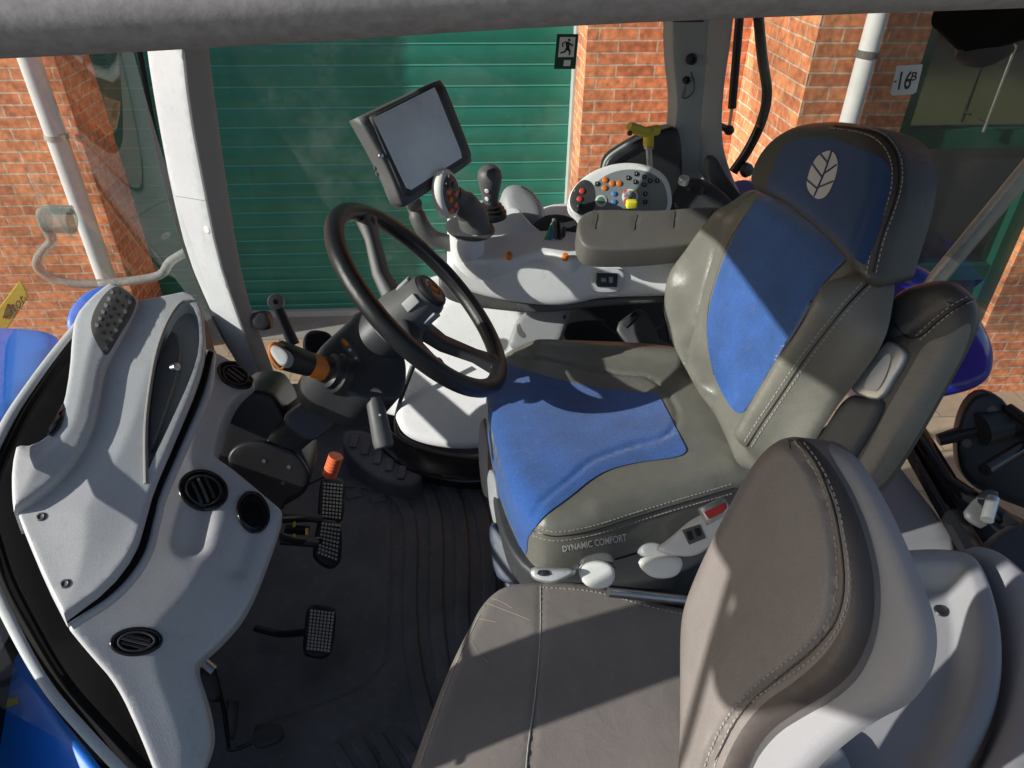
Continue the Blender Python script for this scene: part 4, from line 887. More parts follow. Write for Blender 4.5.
relief('end_pad', [(269, 349), (274, 344), (284, 348), (291, 356), (288, 366), (281, 367), (273, 358)], Plane(at(278, 355, y=.985), (-.25, -.7, .75)), 'grey', t, r=.004, back=.012, grid=.006)
# wiper / lamp stalk
t = thing('column_stalk', 'short grey column stalk with round end pointing at the seats', 'stalk', at(378, 425, y=1.03))
A = at(374, 398, y=1.04); B = at(384, 447, y=.98)
sweep('stalk_root', [at(372, 392, y=1.06), A], [.02, .017], 'alu', t, seg=16)
sweep('stalk_grip', [A, A.lerp(B, .15), A.lerp(B, .9), B], [.013, .0155, .018, .0165], 'mid', t, seg=20)
lathe('stalk_end', [(.0165, 0), (.015, .002), (.011, .001), (0, .001)], B, B-A, 'dark', t, seg=20)
lathe('mark', arc_prof(.0022, .001), surf(BV and [c for c in t.children if c.name.startswith('stalk_grip')][0], 380, 415)[0], (.2, -.8, .5), 'whitep', t, seg=10)
# steering wheel
sw = thing('steering_wheel', 'black leather steering wheel with three spokes and stitched rim', 'steering wheel', WC)
x, y, z = basis(WN)
def wp(a, r, h=0): return WC+x*cos(a)*r+y*sin(a)*r+WN*h
ring = [wp(2*pi*k/96, .200) for k in range(96)]
rim_ = sweep('rim', ring, .0165, 'wheel', sw, seg=18, closed=True)
def ang(px, py): q = WPn.hit(px, py)-WC; return atan2(q.dot(y), q.dot(x))
a1 = ang(374, 228); a2 = ang(482, 352); a3 = a1+(a1-a2) if True else 0
da_ = (a2-a1+pi) % (2*pi)-pi
a3 = a1-da_*1.0 if abs(da_) > 1.7 else a1+da_+ (2*pi-abs(da_))/2*(1 if da_ > 0 else -1)
for a in (a1, a2, a3):
    sweep('spoke', [wp(a, .045, -.045), wp(a, .09, -.040), wp(a, .15, -.016), wp(a, .192, -.002)], [.024, .020, .017, .024], 'mid' if a == a1 else 'dark', sw, seg=16, flat=(1.0, .62, .6), upv=WN.cross(wp(a, 1)-WC).cross(wp(a, 1)-WC))  # first spoke gets a paler grey to paint the light on it
    sweep('spoke_edge', [wp(a-.12, .186, .0), wp(a-.06, .184, -.003), wp(a, .182, -.004), wp(a+.06, .184, -.003), wp(a+.12, .186, .0)], [.004, .012, .016, .012, .004], 'wheel', sw, seg=12)
hub = lathe('hub', [(.052, -.062), (.050, -.040), (.044, -.024), (.040, .010), (.036, .018), (.030, .020)], WC, WN, 'mid', sw, seg=40)
for k in range(5):
    a = a1+.5+k*2*pi/5; c = wp(a, .0425, -.006); xr, yr, zr = (c-WC-WN*-.006).normalized(), WN.cross((c-WC).normalized()), WN
    rbox('hub_flute', c, (.006, .020, .03), 'shell', sw, (xr, yr, zr), .002)
cap_ = lathe('hub_cap', [(.034, .014), (.034, .024), (.031, .028), (.028, .026), (0, .026)], WC, WN, 'black', sw, seg=40)
lathe('hub_badge', [(.027, .0262), (.025, .0275), (0, .0275)], WC, WN, M['tan'], sw, seg=32)
bad = [c for c in sw.children if c.name.startswith('hub_badge')][0]
for k in range(3):
    pts = [wp(t_, rr_, .0285) for t_, rr_ in [(a1+k*2.1+q*.22, .019) for q in range(7)]]
    sweep('badge_mark', pts, .0022, M['orange'] if k else M['whitep'], bad, seg=5, bvh=False)
sweep('badge_mark', [wp(a1+1, .009, .028), wp(a1+4.1, .009, .028)], .004, 'orange', bad, seg=6, bvh=False)
# rim stitching on the inner side
out = []
for k in range(150):
    a = a2-.95+(1.9)*k/150 if False else a1+(da_)*k/150
    c = wp(a, .1862, .0085); c2 = wp(a+.018*(1 if k % 2 else -1), .1862, .0085); tdir = (wp(a+.01, .2)-wp(a, .2)).normalized(); rdir = (wp(a, 1)-WC).normalized()
    dd = (tdir*.6+WN*.8*(1)).normalized(); out.append((wp(a, .1848, .006), dd*.0028, rdir*.0007, tdir.cross(rdir)*.0004))
boxes('stitching', out, 'tan', rim_)
# ------------------------------------------------------------------ side console
RC = thing('side_console', 'pale grey control console along the right side of the cab', 'console', (.3, 1.5, .4))
CF = Plane(at(560, 280, y=1.40), (0, -.90, .43))
cf = relief('console_front', [(449, 252), (462, 248), (500, 250), (545, 262), (560, 256), (577, 252), (640, 253), (700, 246), (740, 243), (740, 292), (672, 296), (600, 297), (575, 304), (550, 306), (500, 300), (470, 292), (452, 285), (446, 268)], CF, 'white2', RC, r=.02, H=.016, back=.30, bdir=(0, 1, -.02), grid=.009, ch=2)
CT = Plane(at(540, 245, y=1.46), (0, -.15, 1))
ct = relief('console_top', [(449, 262), (452, 250), (470, 240), (515, 236), (560, 232), (600, 240), (640, 248), (690, 235), (720, 235), (720, 260), (640, 262), (590, 255), (575, 264), (560, 262), (540, 255), (520, 262), (480, 268)], CT, 'white2', RC, r=.012, H=.012, back=.05, bdir=(0, .1, -1), grid=.009, ch=2)
relief('console_skirt', [(438, 272), (452, 284), (500, 298), (550, 305), (600, 297), (672, 294), (735, 290), (735, 306), (675, 302), (600, 306), (540, 314), (500, 310), (465, 306), (440, 296)], Plane(CF.p-CF.n*.012, (0, -.95, .3)), 'mid', RC, r=.008, back=.10, bdir=(0, 1, .1), grid=.012, ch=2)
for q, tl in (((509, 258), 0), ((565, 259), 0)):
    h = surf([cf, ct], *q); k_ = lathe('orange_switch', [(.007, 0), (.007, .010), (.0055, .014), (0, .0145)], h[0], (0, -.35, .9), 'orange', RC, seg=14, sx=1.0)
# power socket in white frame
sf = relief('socket_frame', [(592, 270), (600, 268), (621, 268), (625, 272), (624, 289), (618, 293), (593, 293), (590, 288)], Plane(CF.p+CF.n*.020, CF.n), 'white', RC, r=.004, back=.01, ch=2, grid=.008)
so = relief('socket', [(597, 273), (597, 273), (618, 273), (618, 273), (617, 287), (617, 287), (596, 287), (596, 287)], Plane(CF.p+CF.n*.027, CF.n), 'black', RC, r=.002, back=.008, ch=1, grid=.01)
patch('socket_mark', so, [(601, 278), (606, 278), (606, 282), (601, 282)], 'grey', so, .001, 3, 0); patch('socket_mark', so, [(609, 277), (613, 277), (613, 283), (609, 283)], 'grey', so, .001, 3, 0)
# armrest pad
apd = relief('armrest_pad', [(577, 234), (577, 222), (585, 213), (600, 210), (655, 212), (700, 208), (728, 208), (738, 215), (737, 232), (728, 240), (660, 250), (600, 252), (582, 248)], Plane(at(650, 235, y=1.36), (0, -.45, .89)), 'tan', RC, r=.007, H=.006, back=.045, bdir=(0, .35, -1), grid=.008, ch=2,
    grooves=[([(598, 214), (595, 230)], .0022, .003), ([(636, 217), (634, 230)], .0022, .003), ([(675, 208), (673, 228)], .0022, .003), ([(712, 208), (712, 226)], .0022, .003)])
for q in ([(598, 214), (595, 229)], [(637, 215), (634, 230)], [(675, 211), (673, 228)], [(712, 209), (712, 226)]):
    sweep('pad_seam', [a for a, b in line3(apd, q, .0003, 2)], .0011, 'dark', apd, seg=5)
# lower white body of the console / tank cover
LW = Plane(at(450, 340, y=1.58), (-.1, -.90, .42))
relief('inner_wall', [(360, 330), (400, 300), (438, 270), (470, 285), (530, 300), (545, 312), (535, 330), (518, 345), (500, 352), (500, 420), (400, 420), (350, 400)], Plane(LW.p+Vector((0, .05, 0)), LW.n), 'white2', RC, r=.008, back=.06, ch=2, grid=.015)
lb = relief('storage_box', [(396, 415), (402, 390), (411, 362), (428, 328), (446, 296), (500, 298), (535, 318), (530, 420), (510, 442), (470, 450), (430, 446), (404, 436), (396, 420)], Plane(at(440, 400, y=1.48), (-.15, -.72, .68)), 'white2', RC, r=.02, H=.018, back=.14, bdir=(0, .8, -.6), ch=2, grid=.01)
sweep('box_gasket', curve3([at(x_, y_, y=1.47) for x_, y_ in ((417, 358), (408, 380), (400, 402), (396, 422), (400, 436), (425, 448), (470, 456), (500, 450))], 5), .0055, 'black', RC, seg=10)
relief('box_foot', [(385, 425), (400, 438), (440, 455), (500, 460), (505, 480), (470, 486), (430, 480), (400, 468), (372, 440)], Plane(at(440, 465, z=.08), (-.1, -.5, .8)), 'gloss', RC, r=.01, back=.06, ch=2, grid=.015)
gp_ = relief('grey_bracket', [(507, 350), (512, 330), (520, 314), (540, 307), (572, 306), (567, 325), (560, 346), (545, 349)], Plane(at(540, 330, y=1.44), (-.1, -.8, .6)), 'grey', RC, r=.012, back=.08, ch=2, grid=.01)
patch('bracket_slot', gp_, [(516, 326), (519, 322), (521, 330), (526, 335), (524, 339), (518, 335)], 'tan', gp_, .001, 3, 2)
patch('bracket_hole', gp_, [(563, 315), (566, 315), (566, 319), (563, 319)], 'black', gp_, .001, 2, 1)
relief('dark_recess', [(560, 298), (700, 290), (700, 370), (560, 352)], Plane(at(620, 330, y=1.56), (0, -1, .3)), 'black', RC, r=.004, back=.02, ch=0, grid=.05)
# left end: pod, joystick base, dome, bin
relief('joystick_pod', [(468, 236), (480, 222), (498, 214), (518, 207), (528, 222), (545, 236), (560, 238), (555, 248), (520, 246), (490, 246), (468, 246)], Plane(at(500, 230, y=1.52), (-.1, -.4, .9)), 'white2', RC, r=.010, back=.05, bdir=(0, .1, -1), ch=1, grid=.012)
relief('grey_dome', [(500, 205), (502, 190), (512, 185), (525, 187), (538, 198), (546, 214), (545, 230), (530, 234), (512, 230)], Plane(at(522, 205, y=1.62), (.1, -.7, .7)), 'grey', RC, r=.03, H=.025, back=.05, ch=2, grid=.01)
sweep('dome_slot', [at(x_, y_, y=1.575) for x_, y_ in ((521, 186.5), (531, 193), (539, 203))], .0022, 'tan', RC, seg=6)
bn = relief('storage_bin', [(520, 240), (540, 216), (562, 214), (580, 222), (580, 245), (560, 246)], Plane(at(550, 235, y=1.50), (0, -.5, .9)), 'dark', RC, r=.004, back=.03, ch=1, grid=.012)
# ------------------------------------------------------------------ items on the console
pens = thing('pen_bundle', 'small bundle of green and dark pens lying in the console bin', 'pens', at(552, 232, y=1.47))
for a, b, m in (((546, 240), (553, 224), 'green'), ((550, 241), (556, 222), 'lblue'), ((556, 242), (554, 219), 'tan'), ((560, 240), (558, 222), 'black'), ((563, 242), (564, 228), 'dark')):
    sweep('pen', [at(*a, y=1.46), at(*b, y=1.50)], .005, m, pens, seg=8)
# control panel with buttons
cpn = thing('button_panel', 'oval control panel of coloured buttons behind the armrest pad', 'control panel', at(620, 190, y=1.62))
KP = Plane(at(620, 195, y=1.60), (-.05, -.80, .60))
kp = relief('panel_body', [(570, 212), (568, 198), (574, 186), (590, 172), (615, 163), (640, 163), (660, 170), (671, 184), (673, 215), (640, 218), (585, 218)], KP, 'white2', cpn, r=.008, H=.008, back=.04, ch=2, grid=.01)
fc = patch('panel_face', kp, [(590, 213), (589, 190), (603, 176), (622, 169), (645, 170), (660, 178), (667, 190), (668, 214), (640, 216)], 'panelgrey', cpn, .001, 4, 2)
pd = patch('dark_end', kp, [(571, 210), (569, 198), (575, 186), (584, 178), (594, 184), (596, 200), (594, 212), (582, 216)], 'dark', cpn, .0015, 4, 2)
def btn(px, py, r, m, ring=None):
    r *= 1.28
    h = surf([fc, pd, kp], px, py); hh = KP.n
    b_ = lathe('button', [(r, 0), (r, .002), (r*.8, .003), (0, .003)], h[0], hh, m, cpn, seg=16)
    return b_
for px_, py_, m_ in ((582, 191, 'red'), (579.5, 199, 'red'), (580, 206, 'black')): btn(px_, py_, .0052, m_)
for px_, py_ in ((605, 180), (612, 183.5), (619, 183.5), (604.5, 188)): btn(px_, py_, .0052, 'orange')
for px_, py_ in ((614, 194), (614, 202)): btn(px_, py_, .0048, 'lblue')
btn(601, 201, .0105, 'whitep'); btn(601, 201, .0095, 'green'); btn(601, 201, .0048, 'panelgrey')
btn(630, 197, .0145, 'whitep'); btn(630, 197, .0138, 'panelgrey')
for px_, py_, m_ in ((626, 193, 'red'), (634, 193, 'yellow2'), (626, 201, 'red'), (634, 201, 'lblue')): btn(px_, py_, .0054, m_)
random.seed(3)
for px_, py_ in ((597, 184), (628, 178), (636, 174), (635, 182), (644, 177), (644, 185), (650, 181), (657, 181), (645, 194), (645, 202)):
    btn(px_, py_, .0044, 'black'); h = surf([fc], px_, py_)
    sweep('button_mark', [h[0]+KP.n*.0035-KP.v*.0018, h[0]+KP.n*.0035+KP.v*.0018], .0008, 'whitep', cpn, seg=4, bvh=False)
t = thing('yellow_knob', 'small bright yellow square knob in front of the button panel', 'knob', at(631, 206, y=1.5))
rbox('knob_cap', at(631.5, 204, y=1.48), (.024, .018, .018), 'yellow2', t, bev=.004)
lathe('knob_stem', [(.005, -.03), (.005, 0)], at(631, 209, y=1.50), (0, 0, 1), 'dark', t)
# yellow T handle
t = thing('hand_throttle', 'yellow T shaped handle on a steel rod above the button panel', 'handle', at(648, 160, y=1.68))
sweep('rod', [at(650, 168, y=1.67), at(648.5, 146, y=1.67)], .0075, 'steel', t, seg=14)
lathe('collar', [(.010, 0), (.012, .003), (.012, .008), (.009, .011)], at(648.5, 149, y=1.67), (0, 0, 1), 'steel', t)
sweep('grip_neck', [at(648.5, 145, y=1.67), at(648.5, 130, y=1.67)], [.0125, .013], 'yellow', t, seg=14)
sweep('grip_bar', [at(629, 126, y=1.64), at(632, 128, y=1.645), at(645, 132, y=1.665), at(657, 130, y=1.69), at(659, 130, y=1.69)], [.008, .0125, .0115, .012, .008], 'yellow', t, seg=14)
lathe('grip_button', arc_prof(.006, .004), at(630, 133, y=1.63), (-.6, -.8, .0), 'black', t, seg=14)
# small rear switches
t = thing('rear_switches', 'cluster of black switches with a red knob behind the armrest pad', 'switches', at(695, 190, y=1.62))
relief('switch_base', [(672, 215), (674, 186), (690, 178), (705, 180), (722, 192), (735, 205), (735, 215)], Plane(at(695, 195, y=1.60), (0, -.5, .87)), 'dark', t, r=.008, back=.05, ch=2, grid=.012)
for q, r_, h_, m_ in (((683, 180), .012, .016, 'alu'), ((688, 186), .008, .012, 'black'), ((702, 188), .011, .022, 'black'), ((702, 183), .008, .006, 'tan'), ((722, 198), .0055, .012, 'red'), ((713, 199), .006, .010, 'black')):
    lathe('switch', arc_prof(r_, h_, .25), at(q[0], q[1]+3, y=1.59), (0, -.3, .95), m_, t, seg=16)
rbox('rocker', at(695, 200, y=1.585), (.035, .012, .010), 'black', t, bev=.003)
# multifunction control handle
t = thing('multi_control_handle', 'round faced control handle with orange buttons on a white collar', 'control handle', at(470, 235, y=1.42))
lathe('white_collar', [(.036, -.055), (.037, .0), (.041, .004), (.041, .008), (.034, .010), (.030, .002), (0, 0)], at(467, 232, y=1.42), (.0, -.12, 1), 'white2', t, seg=36)
lathe('collar_lip', [(.040, 0), (.050, .002), (.052, .005), (.046, .007), (.034, .006)], at(470, 230, y=1.42), (.10, -.12, 1), 'mid', t, seg=36)
sweep('handle_stem', curve3([at(476, 232, y=1.42), at(472, 215, y=1.42), at(463, 204, y=1.41), at(453, 197, y=1.40)], 4), [.032]*5+[.029]*4+[.024]*4, 'mid', t, seg=20)
HX = (Vector((.86, -.50, .12))).normalized(); hc = at(447, 194, y=1.37); ux = Vector((0, 0, 1))-HX*HX.z; ux = ux.normalized()+Vector((-.35, 0, 0)); 
lathe('handle_rim', [(.027, -.016), (.034, -.012), (.037, -.004), (.0365, .004), (.033, .009), (.030, .010), (0, .010)], hc, HX, 'cream', t, seg=36, sx=1.35, xd=Vector((-.25, 0, 1)))
face_ = lathe('handle_face', [(.029, .008), (.028, .0115), (.024, .013), (0, .0135)], hc, HX, 'mid', t, seg=32, sx=1.38, xd=Vector((-.25, 0, 1)))
for q, m_ in (((450, 170), 'dark'), ((449, 177), 'tan'), ((455, 178), 'dark'), ((447, 184), 'black'), ((453, 185), 'tan'), ((448, 192), 'salmon'), ((455, 194), 'salmon'), ((450, 200), 'salmon'), ((455, 205), 'salmon'), ((451, 211), 'salmon')):
    h = surf(face_, *q)
    if h: lathe('button', arc_prof(.0062, .005, .5, 4), h[0], HX, m_, t, seg=12)
# joystick
t = thing('joystick', 'dark grey joystick with two white buttons on rubber bellows', 'joystick', at(491, 210, y=1.50))
jb = at(491, 212, y=1.50)
lathe('bellows', [(.034, -.012), (.034, 0), (.026, .003), (.030, .008), (.022, .011), (.025, .016), (.016, .020), (.016, .028)], jb, (-.05, 0, 1), 'black', t, seg=28)
jk = lathe('grip', [(.014, .020), (.017, .032), (.020, .048), (.0245, .066), (.0265, .080), (.024, .094), (.016, .102), (0, .105)], jb, (-.03, -.08, 1), 'mid', t, seg=28)
for q in ((487, 191), (487, 199)):
    h = surf(jk, *q); lathe('button', arc_prof(.0055, .002, .4), h[0], h[1], 'whitep', t, seg=14)
# monitor
mo = thing('monitor', 'tilted black framed touch screen monitor on a grey arm', 'monitor', at(415, 145, y=1.45))
def mz(px, py, d): return at(px, py, y=d)
m3 = [mz(372, 116, 1.36), mz(437, 82, 1.46), mz(472, 156, 1.44)]
MN = (m3[1]-m3[0]).cross(m3[2]-m3[1]); MP = Plane(m3[0], MN)
mf = relief('monitor_body', [(357, 118), (357, 118), (437, 80), (441, 80), (444, 84), (472, 156), (472, 162), (468, 165), (408, 206), (402, 207), (398, 202), (388, 175), (372, 145)], MP, 'mid', mo, r=.006, back=.035, ch=1, grid=.02)
bz = relief('bezel', [(369, 117), (369, 117), (439, 82), (439, 82), (470, 158), (470, 158), (405, 200), (405, 200)], Plane(MP.p+MP.n*.007, MP.n), 'dark', mo, r=.003, back=.006, ch=1, grid=.03)
patch('screen', bz, [(373, 118), (373, 118), (435, 87), (435, 87), (463, 157), (463, 157), (408, 192), (408, 192)], 'screen', mo, .001, 12, 1)
h = surf([mf, bz], 380, 156); lathe('lock_button', arc_prof(.005, .004), h[0]+MP.n*.002, MP.n, 'steel', mo, seg=12)
for q in ((374, 168), (376, 174)):
    sweep('side_stud', [mz(q[0]+6, q[1]-2, 1.36), mz(q[0], q[1], 1.355)], .004, 'mid', mo, seg=8)
sweep('arm', curve3([mz(412, 200, 1.47), mz(416, 212, 1.46), mz(422, 226, 1.45), mz(433, 238, 1.45), mz(452, 244, 1.45)], 5), [.015]*6+[.018]*15, 'mid', mo, seg=18)
lathe('arm_joint', [(.012, -.014), (.016, -.012), (.016, .012), (.012, .014)], mz(413, 203, 1.45), (.3, -.9, .1), 'mid', mo, seg=20)
# ------------------------------------------------------------------ by the right front pillar
t = thing('window_latch', 'black latch block on the sill beside the right front pillar', 'latch', at(262, 322, y=1.80))
relief('latch_body', [(250, 314), (262, 311), (268, 314), (272, 328), (265, 331), (254, 329)], Plane(at(262, 320, y=1.78), (0, -.9, .4)), 'black', t, r=.004, back=.04, ch=1, grid=.015)
t = thing('black_lever', 'black flat lever with a round eye beside the steering column', 'lever', at(290, 330, y=1.4))
sweep('lever_bar', [at(276, 303, y=1.40), at(294, 345, y=1.36)], [.011, .013], 'black', t, seg=12, flat=(1, .5, .6))
lathe('eye', [(.016, -.006), (.018, 0), (.016, .006), (.006, .007), (.005, 0), (0, 0)], at(276, 302, y=1.40), (.2, -.8, .5), 'dark', t, seg=20)
relief('lever_socket', [(302, 350), (304, 334), (314, 329), (332, 333), (335, 345), (325, 356), (310, 362)], Plane(at(315, 345, y=1.25), (.1, -.7, .7)), 'gloss', t, r=.008, back=.05, ch=2, grid=.01)
# ------------------------------------------------------------------ floor mat
fm = thing('floor_mat', 'black ribbed rubber floor mat in front of the driver seat', 'floor mat', (-.1, 1.1, 0))
Z0 = Plane((0, 1, 0), (0, 0, 1))
def arcs(P_): return P_
ribs = [[(392, 480), (394, 560), (397, 620), (410, 680), (430, 740), (440, 790)], [(412, 480), (416, 560), (420, 620), (433, 680), (450, 740)], [(436, 482), (440, 560), (447, 640), (470, 720)], [(458, 486), (463, 560), (470, 620), (490, 700)], [(478, 492), (486, 560), (494, 610)],
        [(472, 492), (455, 486), (436, 480), (400, 474)]]
relief('mat_base', [(200, 480), (240, 430), (330, 400), (380, 430), (470, 470), (520, 480), (560, 560), (640, 700), (640, 900), (100, 900), (140, 700)], Z0, 'rubber', fm, r=.004, back=.01, grid=.0065, ch=1,
    grooves=[([(392, 500), (390, 560), (390, 640), (384, 672), (350, 694), (270, 722)], .004, .005)])
V_ = []
for k, (x_, y_) in enumerate([(346, 440), (346, 492), (370, 496), (392, 492)]):
    rbox('tread_block', Z0.hit(x_+8, y_+3)+Vector((0, 0, .004)), (.045, .040, .012), 'rubber', fm, frame((0, 0, 1), (1, .3, 0)), .004)
bars = [[(340, 484), (372, 486), (396, 494), (409, 514), (412, 545), (409, 600), (412, 660), (424, 710), (442, 765)], [(392, 468), (418, 478), (433, 500), (438, 540), (435, 600), (440, 660), (452, 710)],
        [(430, 474), (450, 486), (460, 512), (463, 560), (461, 620), (468, 680)], [(464, 484), (478, 498), (487, 540), (490, 590), (490, 640)], [(402, 742), (416, 760), (430, 790)], [(378, 738), (394, 765), (404, 790)], [(356, 740), (372, 765), (382, 790)], [(334, 748), (348, 770), (356, 790)]]
for k, q in enumerate(bars):
    sweep('mat_rib', [Z0.hit(*p_)+Vector((0, 0, .003)) for p_ in resample(chaikin(q, 3, False), 8, False)], .018 if k < 4 else .013, 'rubber', fm, seg=16, flat=(1., .42, .45), upv=(0, 0, 1))
ft = relief('footrest', [(340, 436), (352, 430), (372, 434), (400, 455), (425, 472), (420, 486), (400, 490), (370, 478), (345, 455)], Plane(at(380, 460, z=.07), (.0, -.25, 1)), 'rubber', fm, r=.012, back=.07, bdir=(0, 0, -1), ch=2, grid=.01)
for (x_, y_) in ((354, 442), (366, 449), (378, 458), (390, 465), (402, 473)):
    h = surf(ft, x_, y_); rbox('tread_block', h[0]+h[1]*.002, (.022, .045, .010), 'rubber', fm, frame(h[1], (1, -.15, 0)), .003)
# ------------------------------------------------------------------ pedals
def pedal(label, out, n, z_, rows, cols, quad, arm, loc_y=None):
    P_ = Plane(at(out[0][0], out[0][1], z=z_), n); t = thing('pedal', label, 'pedal', at(*out[0], z=z_))
    pd_ = relief('pad', out, P_, 'black', t, r=.004, back=.014, ch=1, grid=.015)
    L = []
    bl, br_, tr, tl = quad
    for i in range(rows):
        for j in range(cols):
            a = (j+.5)/cols; b = (i+.5)/rows
            x_ = (tl[0]*(1-a)+tr[0]*a)*(1-b)+(bl[0]*(1-a)+br_[0]*a)*b; y_ = (tl[1]*(1-a)+tr[1]*a)*(1-b)+(bl[1]*(1-a)+br_[1]*a)*b
            h = surf(pd_, x_, y_)
            if h: L.append((h[0]+P_.n*.001, P_.u*.0025, P_.v*.0025, P_.n*.0018))
    boxes('grip_studs', L, 'alu', pd_)
    if arm: sweep('pedal_arm', curve3([at(x_, y_, z=zz) for x_, y_, zz in arm], 5), .008, 'black', t, seg=10)
    return t
pedal('upper brake pedal with studded black pad under the orange cap', [(322, 478), (326, 476), (342, 478), (345, 484), (344, 518), (340, 524), (322, 522), (319, 516)], (.5, -.35, .8), .24, 10, 6, [(321, 518), (341, 520), (343, 484), (323, 482)], [(281, 520, .28), (300, 519, .25), (322, 518, .23)])
pedal('lower brake pedal with studded black pad joined below the first', [(319, 520), (322, 519), (342, 522), (342, 555), (339, 566), (330, 568), (322, 563), (314, 556), (315, 545)], (.5, -.35, .8), .225, 9, 6, [(317, 554), (337, 562), (341, 524), (321, 522)], [(281, 536, .27), (300, 541, .24), (320, 540, .21)])
pedal('accelerator pedal with studded pad standing alone on the mat', [(308, 606), (314, 604), (334, 606), (337, 612), (333, 648), (328, 658), (308, 656), (303, 650), (306, 620)], (.35, -.3, .9), .10, 12, 7, [(306, 650), (330, 653), (335, 612), (310, 609)], [(255, 628, .03), (280, 634, .03), (308, 632, .07)])
t = thing('clutch_stop', 'orange ribbed rubber cap on a thin rod above the brake pedals', 'pedal stop', at(333, 465, z=.27))
A = at(329, 476, z=.255); B = at(336, 456, z=.31)
pr_ = [.0165]
ps = [A.lerp(B, k/20) for k in range(21)]
sweep('ribbed_cap', ps, [.0145 if k % 3 == 0 else .0178 for k in range(21)], 'salmon', t, seg=18)
sweep('rod', [A.lerp(B, .1), at(309, 484, z=.27)], .0028, 'black', t, seg=8)
t = thing('pedal_linkage', 'black bracket with brass bolts behind the brake pedals', 'bracket', at(295, 530, z=.25))
rbox('bracket_plate', at(297, 530, z=.22), (.055, .012, .03), 'black', t, frame((.3, -.3, 1), (1, 0, 0)), .003)
for q in ((294, 524), (307, 532), (294, 538)): sweep('brass_bolt', [at(q[0], q[1]-4, z=.26), at(q[0], q[1]+3, z=.25)], .0035, M['yellow'], t, seg=8)
sweep('bracket_arm', [at(280, 516, z=.26), at(322, 520, z=.235)], .008, 'black', t, seg=8); sweep('bracket_arm', [at(280, 541, z=.25), at(318, 544, z=.22)], .009, 'black', t, seg=8)
t = thing('lower_lever', 'thin bent floor pedal of black wire beside the dashboard foot', 'pedal', at(235, 730, z=.03))
sweep('wire', curve3([at(213, 665, z=.12), at(222, 700, z=.08), at(228, 740, z=.05), at(231, 750, z=.04), at(252, 743, z=.04)], 5), .004, 'gloss', t, seg=8)
relief('pedal_blade', [(226, 700), (236, 698), (240, 704), (236, 740), (229, 742)], Plane(at(232, 720, z=.06), (.6, -.5, .6)), 'dark', t, r=.003, back=.006, ch=1, grid=.015)
relief('pedal_pad', [(253, 728), (262, 722), (282, 722), (285, 738), (262, 748), (252, 745)], Plane(at(268, 735, z=.05), (.1, -.2, 1)), 'dark', t, r=.004, back=.012, ch=1, grid=.015)
sweep('hinge_sleeve', [at(200, 660, z=.16), at(213, 671, z=.14)], .012, 'steel', t, seg=14)
relief('hinge_bracket', [(196, 668), (210, 662), (220, 684), (222, 704), (208, 702), (198, 690)], Plane(at(208, 685, z=.12), (.4, -.6, .6)), 'black', t, r=.003, back=.02, ch=1, grid=.02)
# ------------------------------------------------------------------ rear right corner
t = thing('rear_platform', 'pale floor plate with black frame rails behind the seats', 'platform', at(900, 510, z=.28))
relief('plate', [(855, 470), (880, 455), (895, 462), (940, 520), (960, 552), (870, 560), (830, 560)], Plane(at(900, 520, z=.34), (0, 0, 1)), 'shell', t, r=.005, back=.03, ch=0, grid=.04)
sweep('frame_rail', [at(900, 425, z=.36), at(975, 555, z=.36)], .022, 'gloss', t, seg=8, flat=(1, .7, .4))
sweep('frame_rail', [at(918, 430, z=.40), at(950, 482, z=.40), at(1060, 555, z=.40)], .016, 'gloss', t, seg=8, flat=(1, .7, .4))
relief('side_plate', [(945, 478), (1060, 540), (1060, 620), (1000, 570), (968, 545)], Plane(at(990, 530, z=.34), (-.1, -.2, 1)), 'black', t, r=.004, back=.05, ch=0, grid=.05)
relief('drum_cover', [(970, 560), (990, 535), (1020, 520), (1060, 520), (1060, 620), (1010, 585)], Plane(at(1010, 550, z=.38), (-.1, -.3, 1)), 'dark', t, r=.02, back=.05, ch=2, grid=.02)
relief('brass_tab', [(962, 515), (975, 498), (985, 488), (1002, 492), (992, 505), (988, 528), (980, 527)], Plane(at(980, 508, z=.40), (-.1, -.5, 1)), 'mid', t, r=.003, back=.008, ch=1, grid=.015)
sweep('pin', [at(987, 520, z=.41), at(993, 498, z=.43)], .012, 'alu', t, seg=14)
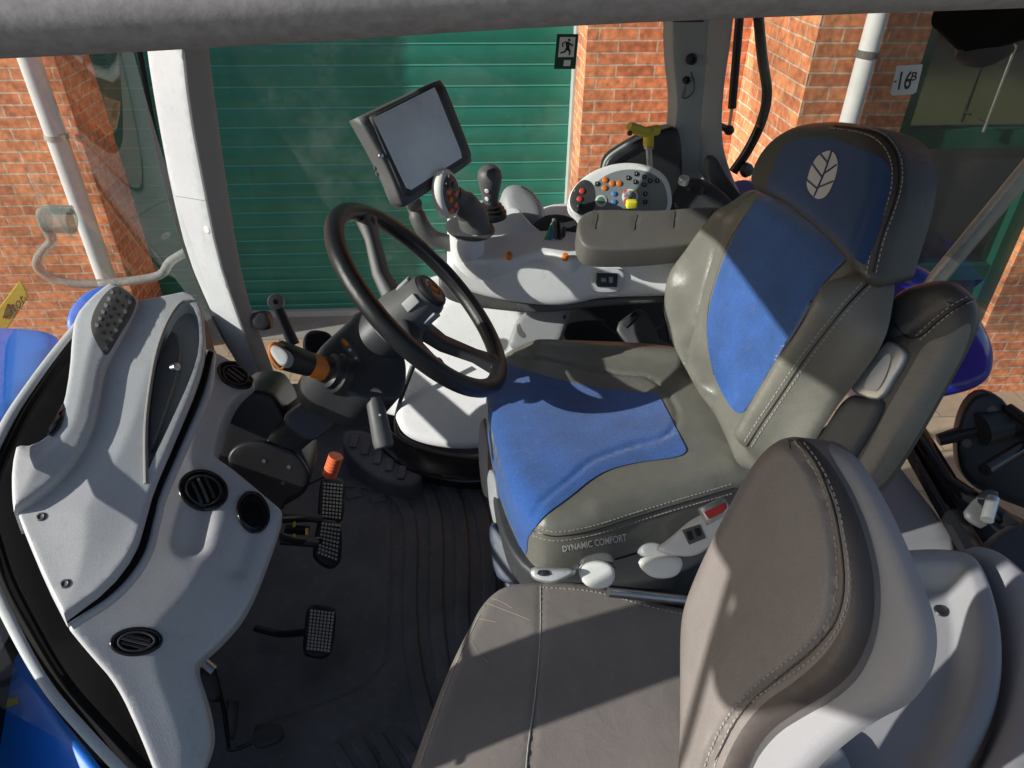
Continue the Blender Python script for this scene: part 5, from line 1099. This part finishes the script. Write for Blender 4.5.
t = thing('hitch_block', 'black hitch bracket with thick shaft at the right edge', 'hitch', at(985, 450, z=.3))
HB = Plane(at(985, 440, z=.42), (-.4, -.8, .4))
relief('bracket', [(960, 480), (955, 440), (962, 410), (975, 393), (990, 391), (1005, 400), (1012, 415), (1040, 430), (1060, 470), (1060, 520), (1000, 500)], HB, 'black', t, r=.01, back=.04, ch=2, grid=.02)
HB2 = Plane(HB.p+HB.n*.004, HB.n)
sweep('shaft', [at(938, 440, z=.40), at(960, 434, z=.42), at(985, 428, z=.44)], [.014, .017, .02], 'black', t, seg=14)
sweep('sleeve', [at(980, 430, z=.45), at(1004, 424, z=.46)], [.036, .034], 'dark', t, seg=18)
sweep('link_bar', [at(985, 470, z=.46), at(1050, 430, z=.47)], .014, 'gloss', t, seg=10)
sweep('link_bar', [at(1008, 408, z=.50), at(1060, 445, z=.50)], .012, 'black', t, seg=10)
for q in ((967, 443), (992, 410)): 
    h = surf([c for c in t.children if c.name.startswith('bracket')][0], *q)
    if h: lathe('hole_ring', [(.010, 0), (.010, .001), (0, .001)], h[0], h[1], 'tan', t, seg=16)
# ------------------------------------------------------------------ light
SD = Vector((1, .278, -.43)).normalized()
sl = bpy.data.lights.new('sun', 'SUN'); sl.energy = 5.0; sl.angle = radians(.55); sl.color = (1, .97, .92)
so_ = bpy.data.objects.new('sun', sl); COL.objects.link(so_); so_.rotation_euler = SD.to_track_quat('-Z', 'Y').to_euler(); so_.location = (-3, -1, 4)
w = bpy.data.worlds.new('World'); scn.world = w; w.use_nodes = True; nt = w.node_tree; bg = nt.nodes['Background']
sk = nt.nodes.new('ShaderNodeTexSky'); sk.sky_type = 'NISHITA'; sk.sun_disc = False
sk.sun_elevation = math.asin(-SD.z); sk.sun_rotation = atan2(-SD.x, -SD.y)
nt.links.new(sk.outputs[0], bg.inputs[0]); bg.inputs[1].default_value = .115
scn.view_settings.view_transform = 'Standard'; scn.view_settings.look = 'None'; scn.view_settings.exposure = 0; scn.view_settings.gamma = 1
scn.cycles.max_bounces = 8; scn.cycles.transparent_max_bounces = 16
